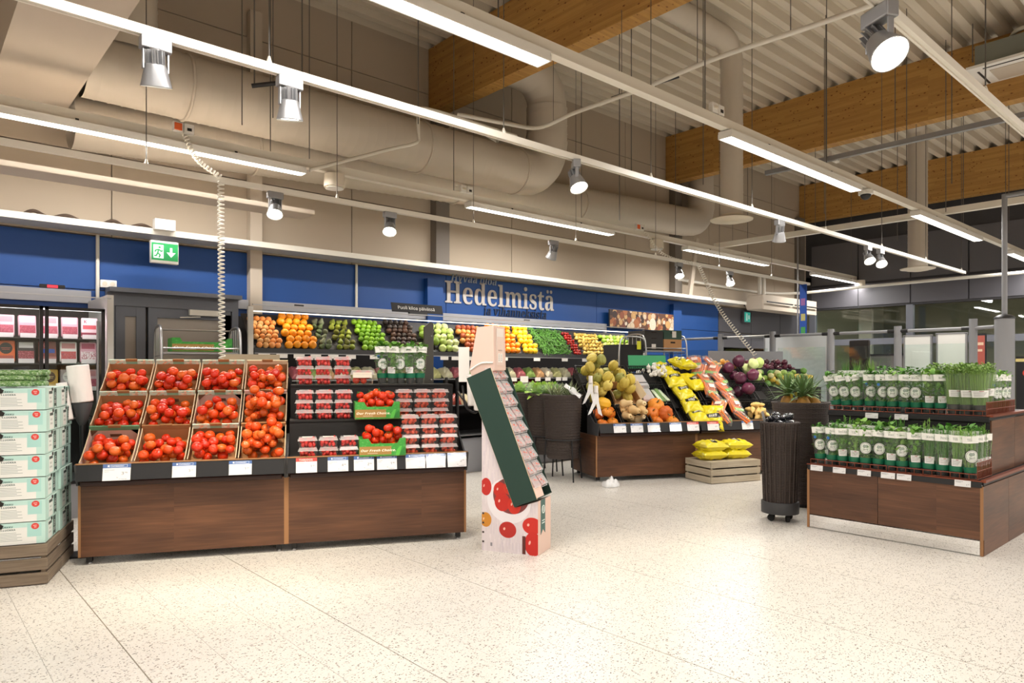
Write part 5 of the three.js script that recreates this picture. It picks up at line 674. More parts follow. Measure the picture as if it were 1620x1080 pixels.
function herbProto(style, deco, vari) {
  const key = style + deco + vari; if (herbP[key]) return herbP[key];
  const p = proto(style === 'sprouts' ? 'sprout_cup' : 'potted_herb', style === 'sprouts' ? 'sprouts' : 'herb'), H = style === 'sprouts' ? 0.3 : 0.36, r0 = 0.043, r1 = style === 'sprouts' ? 0.078 : 0.072;
  mesh('pot', lathe([[0, 0], [0.036, 0], [0.042, 0.07], [0.045, 0.075], [0.038, 0.075], [0, 0.07]], 18), potM, p);
  const l = [];
  if (style === 'parsley' || style === 'basil') { const big = style === 'basil'; for (let i = 0; i < (big ? 60 : 150); i++) { const y = 0.08 + R() * R(0.25, 0.32) * 1.05, rr = (r0 + (r1 - r0) * y / H) * 0.86 * Math.sqrt(R()), a = R(2 * PI); const q = leafGeo(big ? R(0.035, 0.06) : R(0.02, 0.035), big ? 0.036 : 0.02, 0.3); q.rotateX(R(-1.4, 0.2)).rotateY(R(2 * PI)).translate(Math.cos(a) * rr, Math.min(y, H - 0.02), Math.sin(a) * rr); l.push(q); } for (let i = 0; i < (big ? 14 : 26); i++) { const a = R(2 * PI), rr = R(0.07); const q = leafGeo(big ? 0.055 : 0.03, big ? 0.04 : 0.025, 0.4); q.rotateX(R(-1.5, -0.3)).rotateY(R(7)).translate(Math.cos(a) * rr, H - 0.03 + R(0.055), Math.sin(a) * rr); l.push(q); } for (let i = 0; i < 14; i++) { const a = R(7), rr = R(0.03); l.push(bar(V(Math.cos(a) * rr * 0.6, 0.06, Math.sin(a) * rr * 0.6), V(Math.cos(a) * rr * 1.6, R(0.2, 0.33), Math.sin(a) * rr * 1.6), 0.0015, 4)); } }
  else if (style === 'dill') { for (let i = 0; i < 34; i++) { const a = R(2 * PI), rr = R(0.036), rt = rr * 1.5 + R(0.02), top = R(0.28, 0.43); const A = V(Math.cos(a) * rr, 0.06, Math.sin(a) * rr), Bq = V(Math.cos(a) * rt, top, Math.sin(a) * rt); l.push(bar(A, Bq, 0.0016, 4)); for (let k = 0; k < 9; k++) { const t = R(0.45, 1), q = leafGeo(R(0.02, 0.038), 0.005, 0.3); q.rotateX(R(-1.5, 0.4)).rotateY(R(7)).translate(A.x + (Bq.x - A.x) * t, A.y + (Bq.y - A.y) * t, A.z + (Bq.z - A.z) * t); l.push(q); } } }
  else if (style === 'sprouts') { for (let i = 0; i < 110; i++) { const a = R(2 * PI), rr = Math.sqrt(R()), t = rr * 0.07; l.push(bar(V(Math.cos(a) * rr * 0.038, 0.06, Math.sin(a) * rr * 0.038), V(Math.cos(a) * t, R(0.27, 0.33), Math.sin(a) * t), 0.0014, 4)); const q = leafGeo(0.016, 0.014, 0.2); q.rotateX(R(-1.5, -0.5)).rotateY(R(7)).translate(Math.cos(a) * t, R(0.28, 0.345), Math.sin(a) * t); l.push(q, q.clone().rotateY(1).translate(0, 0.006, 0)); } }
  else { for (let i = 0; i < 60; i++) { const q = leafGeo(R(0.25, 0.42), 0.006, R(0, 0.25)); q.rotateY(R(7)).translate(R(-0.025, 0.025), 0.06, R(-0.025, 0.025)); l.push(q); } }
  mesh('leaves', l, style === 'sprouts' ? M(0x86a854, 0.6) : herbGreen[vari % 3], p).userData.kind = 'stuff';
  const sl = new THREE.CylinderGeometry(r1, r0, H, 22, 4, true); deform(sl, v => { const t = (v.y + H / 2) / H, a = Math.atan2(v.z, v.x); const w = 1 + t * 0.06 * Math.sin(a * 5 + vari * 2) - 0.1 * t * Math.abs(Math.cos(a)) * 0; v.x *= w; v.z *= w * (1 - 0.25 * t * t); }); sl.translate(0, H / 2 + 0.002, 0); mesh('sleeve', sl, mt.sleeve, p);
  const sq = g => deform(g, v => { const t = v.y / H, a = Math.atan2(v.z, v.x); const w = 1 + t * 0.06 * Math.sin(a * 5 + vari * 2); v.x *= w * 1.006; v.z *= w * (1 - 0.25 * t * t) * 1.006; });
  if (style !== 'sprouts') {
    mesh('name_band', sq(coneStrip(H - 0.062, H - 0.004, -1.15, 1.15, r0, r1, H)), bands[vari % 5], p);
    mesh('foot_band', sq(coneStrip(0.055, 0.1, -1.5, 1.5, r0, r1, H)), greenBand, p);
    if (deco === 'round') { mesh('round_label', sq(coneDisc(0.19, -0.1, 0.056, r0, r1, H)), roundM, p); if (vari === 0) mesh('flag_mark', sq(coneDisc(0.26, -0.75, 0.014, r0, r1, H)), blueMark, p); }
    else mesh('info_label', sq(coneStrip(0.1, 0.16, -0.75, 0.65, r0, r1, H)), infoM, p);
  } else mesh('info_label', sq(coneStrip(0.13, 0.18, -1.0, 0.9, r0, r1, H)), infoM, p);
  return herbP[key] = p;
}
function herb(frame, style, deco, vari, x, y, z, yaw, label, group, lean = 0, sc = 1) { const o = copyOf(herbProto(style, deco, vari), label, group, frame.sub(x, y, z, R(-0.03, 0.03), yaw, lean)); o.scale.setScalar(sc); return o; }
const nth = ['leftmost', 'second from the left', 'third from the left', 'fourth from the left', 'fifth from the left', 'sixth from the left', 'seventh from the left', 'eighth from the left', 'seventh from the right', 'sixth from the right', 'fifth from the right', 'fourth from the right', 'third from the right', 'second from the right', 'rightmost'];
const face = 0.55;
[['parsley', 'round', 0], ['parsley', 'round', 0], ['parsley', 'info', 1], ['parsley', 'info', 2], ['parsley', 'round', 1], ['basil', 'round', 3], ['parsley', 'info', 4], ['basil', 'round', 2], ['basil', 'info', 1], ['dill', 'info', 3], ['dill', 'info', 0], ['dill', 'info', 2], ['dill', 'round', 2]].forEach(([s, d, v], i) => herb(HF, s, d, v, 0.085 + i * 0.103, 0.602, -0.105 + R(-0.01, 0.01), face + R(-0.25, 0.25), 'potted herb in printed sleeve, lower shelf front row, ' + nth[i < 7 ? i : i + 2], 'potted herbs on the lower shelf', R(-0.06, 0.06)));
for (let i = 0; i < 11; i++) herb(HF, ['parsley', 'dill', 'basil', 'parsley', 'basil', 'dill'][i % 6], i % 3 ? 'info' : 'round', i % 5, 0.16 + i * 0.115, 0.602, -0.255 + R(-0.02, 0.02), face + R(-0.6, 0.6), 'potted herb in the second row of the lower herb shelf', 'potted herbs in the lower second row', R(-0.08, 0.08), 1.08);
[['basil', 'round', 3], ['parsley', 'round', 4], ['parsley', 'round', 1], ['basil', 'round', 0], ['parsley', 'round', 0], ['parsley', 'round', 2], ['basil', 'round', 1], ['parsley', 'round', 3], ['basil', 'info', 2], ['basil', 'info', 4], ['sprouts', 'x', 0], ['sprouts', 'x', 1], ['sprouts', 'x', 0]].forEach(([s, d, v], i) => herb(HF, s, d, v, 0.05 + i * 0.102, 1.102, -0.56 + R(-0.01, 0.01), face + R(-0.3, 0.3), (s === 'sprouts' ? 'clear cup of tall green sprouts' : 'potted herb in printed sleeve') + ', upper shelf front row, ' + nth[i < 7 ? i : i + 2], 'potted herbs on the upper shelf', i < 3 ? 0.2 : R(-0.05, 0.05), s === 'sprouts' ? 1.22 : 1));
for (let i = 0; i < 11; i++) herb(HF, i > 6 ? 'sprouts' : i < 3 ? 'chives' : 'parsley', i % 2 ? 'info' : 'round', i % 5, 0.08 + i * 0.118, 1.102, -0.72 + R(-0.02, 0.02), face + R(-0.6, 0.6), 'potted greens in the second row of the upper herb shelf', 'potted greens in the upper second row', R(-0.05, 0.05), i > 6 ? 1.3 : 1.1);
for (let i = 0; i < 4; i++) herb(HF, 'parsley', 'round', i, 1.28, 1.102, -0.86 - i * 0.13, face + 0.9, 'potted herb at the right flank of the upper herb shelf', 'potted herbs at the right flank', R(-0.05, 0.05), 1);
for (let i = 0; i < 3; i++) herb(HF, 'dill', 'info', i, 1.33, 0.602, -0.21 - i * 0.11, face + 0.5, 'potted dill at the right flank of the lower herb shelf', 'potted dill at the right flank', R(-0.05, 0.05), 1);
// herbs on the tomato stand
[0.84, 0.925, 1.01, 1.1, 1.19].forEach((x, i) => herb(TF2, i === 2 ? 'parsley' : 'basil', i % 2 ? 'info' : 'round', [0, 1, 2, 3, 4][i], x, 1.371, -0.58 + (i % 2) * 0.03, R(-0.3, 0.3), 'potted herb in a clear sleeve on the tomato stand top, ' + ['leftmost', 'second', 'middle', 'fourth', 'rightmost'][i], 'potted herbs on the tomato stand', R(-0.07, 0.07), 0.98));

// ================================================================ produce cooler at the rear wall
{
  const x0 = 3.16, x1 = 10.6, L = x1 - x0, xc = (x0 + x1) / 2, zf = -8.2, zb = -9.14;
  const c = thing('produce_cooler', 'long open grey produce cooler along the rear wall', 'cooler');
  mesh('back_panel', box(L, 2.2, 0.06, xc, 1.1, zb), mt.coolerBlack, c);
  for (const [x, n] of [[x0 - 0.02, 1], [x1 + 0.02, 1]]) { mesh('side_panel', prism([[0, 0], [0.94, 0], [0.94, 2.3], [0.88, 2.34], [0.3, 2.42], [0.0, 2.42]], 0.05).rotateY(PI / 2).translate(x - 0.025, 0, zb), mt.coolerGrey, c); mesh('side_bumper', box(0.06, 2.1, 0.03, x, 1.2, zf + 0.012), mt.coolerWhite, c); }
  mesh('hood', prism([[0, 2.3], [0.6, 2.3], [0.94, 2.22], [0.95, 2.27], [0.62, 2.36], [0.3, 2.42], [0, 2.42]], L).rotateY(PI / 2).translate(x0, 0, zb), mt.coolerGrey, c);
  mesh('fascia', prism([[0.9, 2.13], [0.945, 2.13], [0.97, 2.17], [0.965, 2.24], [0.93, 2.28], [0.9, 2.28]], L + 0.02).rotateY(PI / 2).translate(x0 - 0.01, 0, zb), mt.coolerWhite, c);
  mesh('fascia_trim', box(L, 0.012, 0.02, xc, 2.275, zf + 0.025), mt.steel, c);
  mesh('lamp_strip', box(L - 0.1, 0.012, 0.03, xc, 2.205, zf - 0.08), M(0xffffff, 0.4, { emissive: new THREE.Color(1, 0.92, 0.75), emissiveIntensity: 2 }), c);
  mesh('slanted_bed', box(L - 0.06, 0.02, 0.62, 0, 0, 0).translate(0, -0.01, -0.31).rotateX(50 * D2).translate(xc, 1.725, zf - 0.03), mt.coolerBlack, c);
  mesh('bed_lip', [box(L - 0.06, 0.055, 0.02, xc, 1.735, zf - 0.005)], mt.charcoal, c);
  mesh('bed_price_rail', box(L - 0.06, 0.012, 0.03, xc, 1.7, zf + 0.005), mt.alu, c);
  for (const y of [1.36, 0.98, 0.55]) { mesh('shelf', box(L - 0.06, 0.02, 0.66, xc, y, zf - 0.33 + (1.36 - y) * 0.3), mt.blackMatte, c); mesh('shelf_rail', box(L - 0.06, 0.014, 0.02, xc, y + 0.006, zf + 0.01 + (1.36 - y) * 0.3), mt.alu, c); }
  mesh('base', box(L, 0.5, 1.1, xc, 0.25, zb + 0.55), mt.coolerGrey, c);
  for (let k = 0; k < 2; k++) { const a = new THREE.RectAreaLight(new THREE.Color(1, 0.92, 0.76), 20, L / 2 - 0.1, 0.04); a.position.set(x0 + L / 4 + k * L / 2, 2.195, zf - 0.08); a.lookAt(x0 + L / 4 + k * L / 2, 1.4, zf - 0.22); a.castShadow = true; scene.add(a); }
  mesh('display', box(0.12, 0.02, 0.01, 3.75, 2.3, zf + 0.0), mt.charcoal, c); mesh('display', box(0.12, 0.02, 0.01, 7.6, 2.3, zf + 0.0), mt.charcoal, c);
  const tagM = M(0xeeeae4, 0.5);
  [3.3, 3.52, 3.74, 3.96, 4.2, 4.45, 4.8, 5.2, 5.6, 5.95, 6.15, 6.4, 7.1, 7.8, 8.45, 8.95, 9.5].forEach(x => { const t = mesh('shelf_tag', box(0.14, 0.05, 0.004, x, 1.67, zf + 0.024), tagM); tag(t, 'small white price tag on the upper rail of the produce cooler', 'price tag', 'tags on the upper cooler rail'); });
  [7.3, 7.52, 7.82, 8.05, 8.3, 8.45].forEach((x, i) => { const t = mesh('shelf_tag', box(i === 1 ? 0.17 : 0.12, i === 1 ? 0.1 : 0.06, 0.004, x, 1.35, zf + 0.024), tagM); tag(t, 'white price tag on the second rail of the produce cooler', 'price tag', 'tags on the second cooler rail'); });
  // fruit on the slanted bed
  const BF = Frame.at(0, 1.725, zf - 0.03).sub(0, 0, 0, 50 * D2);
  const fr = (name, cat, geo, mats, a, b, r, what, sq = 1, rows = 6, skip = 0) => { const dx = r * 2.02, n = Math.max(1, Math.floor((b - a) / dx)), dz = Math.min(r * 1.9, 0.58 / rows * 1.0); for (let j = 0; j < rows; j++) for (let i = 0; i < n; i++) { if (skip && R() < skip) continue; const o = mesh(name, geo, pick(mats)); tag(o, what, cat, what); BF.sub(a + r + i * dx + (j % 2) * r * 0.9, r * sq + R(0.004, 0.022), -r - 0.01 - j * dz * 1.02).put(o); o.quaternion.multiply(new THREE.Quaternion().setFromEuler(E3(0.8))); o.scale.setScalar(r * R(0.92, 1.05)); } };
  const ball = deform(new THREE.SphereGeometry(1, 16, 12), v => { v.multiplyScalar(1 + 0.02 * Math.sin(v.x * 5 + v.y * 7)); }), pearG = lathe([[0, -0.85], [0.5, -0.8], [0.85, -0.4], [0.82, 0.0], [0.5, 0.5], [0.36, 0.9], [0.15, 1.1], [0, 1.12]], 14), lemonG = lathe([[0, -1.15], [0.15, -1.05], [0.6, -0.75], [0.85, 0], [0.6, 0.75], [0.15, 1.05], [0, 1.15]], 14), pepG = ribbed(4, 1.05, 0.14, 20);
  const dimple = g => g;
  fr('mandarin', 'fruit', ball, [M(0xe0904a, 0.55), M(0xd9a468, 0.6)], 3.22, 3.55, 0.038, 'pale mandarin at the left end of the produce cooler', 1, 7);
  fr('orange', 'fruit', ball, [M(0xe8900c, 0.45), M(0xf09a14, 0.45)], 3.58, 4.0, 0.05, 'round orange left of the limes in the produce cooler', 1, 6);
  fr('avocado', 'fruit', pearG, [M(0x4b5a34, 0.6), M(0x6a6f58, 0.5), M(0x7c8468, 0.6)], 4.02, 4.25, 0.045, 'grey green avocado right of the oranges', 0.8, 6);
  fr('pear', 'fruit', pearG, [M(0x7d8a2c, 0.5), M(0x8c9434, 0.5), M(0x6b6c28, 0.5)], 4.27, 4.62, 0.045, 'olive green pear left of the limes', 0.8, 6);
  fr('lime', 'fruit', ball, [M(0x78a81c, 0.4), M(0x86b426, 0.4), M(0x6a981c, 0.4)], 4.64, 5.12, 0.04, 'bright green lime in the produce cooler', 1, 7);
  fr('plum', 'fruit', ball, [M(0x3a261e, 0.45), M(0x4c3226, 0.45), M(0x2e2420, 0.5)], 5.14, 5.62, 0.042, 'dark brown fruit right of the limes', 1, 7);
  fr('melon', 'fruit', ball, [M(0x8aa83c, 0.5), M(0x77962e, 0.5)], 5.64, 5.9, 0.06, 'green melon right of the dark fruit', 1, 4, 0.2);
  fr('pale_cabbage', 'vegetable', cabG, [M(0xb4c674, 0.5), M(0xcfd69a, 0.5), M(0x96aa4e, 0.5)], 5.9, 6.35, 0.056, 'pale green vegetable head behind the bag post', 1, 5);
  fr('apple', 'fruit', ball, [M(0xb86a34, 0.45), M(0xa8502c, 0.45), M(0xc88a44, 0.45)], 6.36, 6.9, 0.046, 'brownish red apple left of the standee header', 1, 6);
  fr('orange_pepper', 'vegetable', pepG, [M(0xee7a10, 0.35), M(0xf08c18, 0.35)], 6.95, 7.52, 0.052, 'orange bell pepper right of the standee header', 0.9, 6);
  fr('yellow_pepper', 'vegetable', pepG, [M(0xf0b818, 0.35), M(0xe8c22a, 0.35)], 7.54, 7.95, 0.052, 'yellow bell pepper left of the green chillies', 0.9, 6);
  fr('red_chilli', 'vegetable', lemonG, [M(0x9a1c14, 0.4)], 8.72, 8.95, 0.03, 'small dark red pepper right of the green chillies', 1, 9);
  fr('yellow_onion', 'vegetable', pearG, [M(0xd8b860, 0.5), M(0xc8a850, 0.5)], 8.97, 9.6, 0.044, 'yellow bulb near the right end of the produce cooler', 0.8, 6);
  fr('endive', 'vegetable', lemonG, [M(0xb8cc50, 0.5), M(0x8db43a, 0.5), M(0xd6d880, 0.5)], 9.62, 10.5, 0.05, 'yellow green vegetable at the right end of the produce cooler', 0.9, 5);
  { const g = []; for (let i = 0; i < 420; i++) { const q = tube([[-0.07, 0, 0], [0, R(0.005, 0.02), R(-0.01, 0.01)], [0.07, 0, 0]], 0.006, 5, 4); q.rotateY(R(PI)).rotateX(R(-0.4, 0.4)).translate(R(8.0, 8.66), R(0.01, 0.06), -R(0.02, 0.58)); g.push(q); } const o = mesh('green_chillies', g, M(0x487c26, 0.5)); o.userData.kind = 'stuff'; o.userData.label = 'heap of thin green chillies in the produce cooler'; o.userData.category = 'vegetable'; BF.put(o); }
  // packed goods on the lower shelves
  const packM = [M(0xc9c98a, 0.5), M(0xd8d4b4, 0.5), M(0xb8626c, 0.5), M(0x90b05c, 0.5), M(0xd9a878, 0.5), M(0xe6dcc4, 0.5)];
  const pil = [0, 1].map(i => pillow(0.19, 0.22, 0.14, 11 + i, 10, 10));
  for (let i = 0; i < 34; i++) { const x = 3.35 + i * 0.21; const o = mesh('salad_pack', pil[i % 2], P(packM[i % 6].color, 0.35, { clearcoat: 0.4 })); tag(o, 'bagged salad pack on the second shelf of the produce cooler', 'pack', 'salad packs on the second shelf'); Frame.at(x, 1.45, zf - 0.14).sub(0, 0, 0, 0.7, R(-0.3, 0.3), R(-0.2, 0.2)).put(o); }
  for (let i = 0; i < 40; i++) { const o = mesh('vegetable_pack', pil[i % 2], P(x7(i), 0.35, { clearcoat: 0.4 })); tag(o, 'bagged vegetable pack on the third shelf of the produce cooler', 'pack', 'vegetable packs on the third shelf'); Frame.at(3.35 + i * 0.175, 1.06, zf - 0.02).sub(0, 0, 0, 0.7, R(-0.3, 0.3), R(-0.2, 0.2)).put(o); }
  for (let i = 0; i < 60; i++) { const o = mesh('red_radish', ball, M(0xb5281c, 0.4)); tag(o, 'small red vegetable on the third shelf right of the standee', 'vegetable', 'red vegetables on the third shelf'); Frame.at(7.2 + (i % 10) * 0.08 + R(0.02), 1.16 + Math.floor(i / 10) * 0.035, zf + 0.06 - Math.floor(i / 10) * 0.06).put(o); o.scale.setScalar(0.04); }
  function x7(i) { return [0xb8c46a, 0xa04030, 0xd9c9a0, 0x86a850, 0xc8844a][i % 5]; }
  // black board with chalk writing on the hood
  const sg = thing('chalk_sign', 'black board with white chalk writing on the cooler hood', 'sign', null, Frame.at(5.55, 2.37, -8.27).sub(0, 0, 0, -0.25, 0, 0)); mesh('board', box(0.86, 0.13, 0.008), mt.blackMatte, sg); mesh('writing', new THREE.PlaneGeometry(0.84, 0.12).translate(0, 0, 0.005), M(0xffffff, 0.8, { map: canvasTex(512, 80, (x, w, h) => { x.fillStyle = '#201e1f'; x.fillRect(0, 0, w, h); x.fillStyle = '#e6e2dc'; x.font = '44px sans-serif'; x.fillText('Puoli kiloa päivässä', 52, 56); }) }), sg); mesh('foot', box(0.3, 0.04, 0.04, 0, -0.075, -0.01), mt.black, sg);
}
// ================================================================ meat cooler at the left
{
  const x0 = -2.6, x1 = 1.68, L = x1 - x0, xc = (x0 + x1) / 2, zf = -8.2, zb = -9.14;
  const c = thing('meat_cooler', 'glass door cooler with packed meat at the left edge', 'cooler');
  mesh('back_panel', box(L, 2.2, 0.06, xc, 1.1, zb), M(0x3a3436, 0.6), c);
  mesh('side_panel', box(0.06, 2.28, 0.96, x1, 1.14, (zf + zb) / 2), mt.coolerWhite, c); mesh('side_panel', box(0.06, 2.28, 0.96, x0, 1.14, (zf + zb) / 2), mt.coolerWhite, c);
  mesh('hood', prism([[0, 2.26], [0.94, 2.22], [0.95, 2.27], [0.8, 2.38], [0, 2.4]], L).rotateY(PI / 2).translate(x0, 0, zb), mt.coolerGrey, c);
  mesh('fascia', prism([[0.88, 2.13], [0.96, 2.13], [0.985, 2.16], [0.985, 2.21], [0.97, 2.27], [0.88, 2.27]], L).rotateY(PI / 2).translate(x0, 0, zb), mt.coolerWhite, c);
  mesh('chrome_strip', box(L, 0.012, 0.012, xc, 2.24, zf + 0.045), mt.steel, c);
  mesh('display', rbox(0.22, 0.04, 0.02, 0.01, 1.18, 2.335, zf - 0.06), mt.charcoal, c); mesh('digits', box(0.09, 0.028, 0.01, 1.18, 2.335, zf - 0.05), mt.redLed, c);
  mesh('base', box(L, 0.35, 0.94, xc, 0.175, (zf + zb) / 2), mt.coolerGrey, c);
  for (let k = 0; k < 4; k++) { const b = 1.63 - k * 0.535, a = b - 0.52; const d = mesh('door', [box(0.03, 1.78, 0.03, a + 0.015, 1.24, zf), box(0.03, 1.78, 0.03, b - 0.015, 1.24, zf), box(b - a, 0.03, 0.03, (a + b) / 2, 2.115, zf), box(b - a, 0.03, 0.03, (a + b) / 2, 0.365, zf)], mt.coolerBlack, c); mesh('pane', box(b - a - 0.06, 1.72, 0.006, (a + b) / 2, 1.24, zf), mt.glass, d); }
  mesh('door_handle', bar(V(1.56, 1.0, zf + 0.03), V(1.56, 2.0, zf + 0.03), 0.012, 8), mt.alu, c);
  mesh('lamp_strip', box(L - 0.1, 0.012, 0.03, xc, 2.11, zf - 0.09), M(0xffffff, 0.4, { emissive: new THREE.Color(1, 0.88, 0.9), emissiveIntensity: 4 }), c);
  { const a = new THREE.RectAreaLight(new THREE.Color(1, 0.86, 0.9), 26, L - 0.2, 0.05); a.position.set(xc, 2.1, zf - 0.09); a.lookAt(xc, 1.4, zf - 0.3); a.castShadow = true; scene.add(a); }
  for (const y of [1.83, 1.575, 1.29, 1.0]) { mesh('shelf', box(L - 0.12, 0.015, 0.6, xc, y - 0.01, zf - 0.5), M(0x4a4648, 0.5), c); }
  // meat packs, each print its own
  const pk = (bg, a, b, kind) => M(0xffffff, 0.3, { map: canvasTex(96, 128, (x, w, h) => { x.fillStyle = bg; x.fillRect(0, 0, w, h); x.fillStyle = a; if (kind === 0) { x.fillRect(6, 62, 84, 60); for (let i = 0; i < 120; i++) { x.fillStyle = pick(['#a8485a', '#c4707c', '#8c3848']); x.fillRect(R(6, 86), R(62, 118), R(2, 6), R(2, 5)); } x.fillStyle = b; x.fillRect(10, 10, 76, 34); } else if (kind === 1) { x.beginPath(); x.arc(48, 48, 34, 0, 7); x.fill(); x.fillStyle = b; x.font = 'bold 16px sans-serif'; x.fillRect(24, 44, 48, 4); x.fillRect(28, 54, 40, 3); x.fillRect(10, 92, 76, 28); } else { x.fillRect(10, 48, 76, 26); x.fillStyle = b; x.font = 'bold 30px sans-serif'; x.fillText('K', 14, 36); x.fillRect(0, 96, 96, 20); } }) });
  const packs = [pk('#d9b2bc', '#b0586a', '#c88a94', 0), pk('#cf9aa8', '#a84a5c', '#e4ccd0', 0), pk('#e4c4cc', '#c4505c', '#8c2c44', 2), pk('#2c2426', '#e6dcc8', '#7a3a3c', 1), pk('#d4602c', '#2e2522', '#a84a3c', 1), pk('#b0424c', '#d85a58', '#cfa0a0', 0), pk('#8a4a44', '#2c4a9a', '#b0706c', 2), pk('#3a3034', '#8c3a40', '#d9d0d0', 0), pk('#e2dcd8', '#c04a4c', '#cf8a8c', 0), pk('#c89a34', '#54381e', '#d8b878', 1), pk('#b8a8ac', '#e8e0e0', '#8a8084', 1), pk('#d8a0b0', '#e8d8dc', '#b03a5c', 0)];
  const packG = rbox(0.15, 0.21, 0.05, 0.012), tg = M(0xe4dadd, 0.5);
  { const p = packG.attributes.position, uv = packG.attributes.uv; for (let i = 0; i < p.count; i++) uv.setXY(i, p.getX(i) / 0.15 + 0.5, p.getY(i) / 0.21 + 0.5); }
  const rowsN = ['top', 'second', 'third'];
  [[1.83, [0, 0, 1, 0, 1, 0, 1, 2]], [1.575, [4, 3, 5, 4, 7, 6, 8, 11]], [1.29, [10, 8, 10, 8, 9, 9, 10, 0]]].forEach(([y, kinds_], j) => kinds_.forEach((k, i) => { const x = 0.28 + i * 0.178; const o = thing('meat_pack', 'packed meat in the left cooler, ' + rowsN[j] + ' row, ' + ['leftmost', 'second', 'third', 'fourth', 'fifth', 'sixth', 'seventh', 'rightmost'][i], 'pack', 'meat packs behind glass', Frame.at(x + R(-0.01, 0.01), y + 0.11, zf - 0.24).sub(0, 0, 0, -0.12, R(-0.1, 0.1), 0)); mesh('packet', packG, packs[k], o); const t = mesh('shelf_label', box(0.13, 0.045, 0.004, 0, -0.1, 0.04), tg, o); }));
}
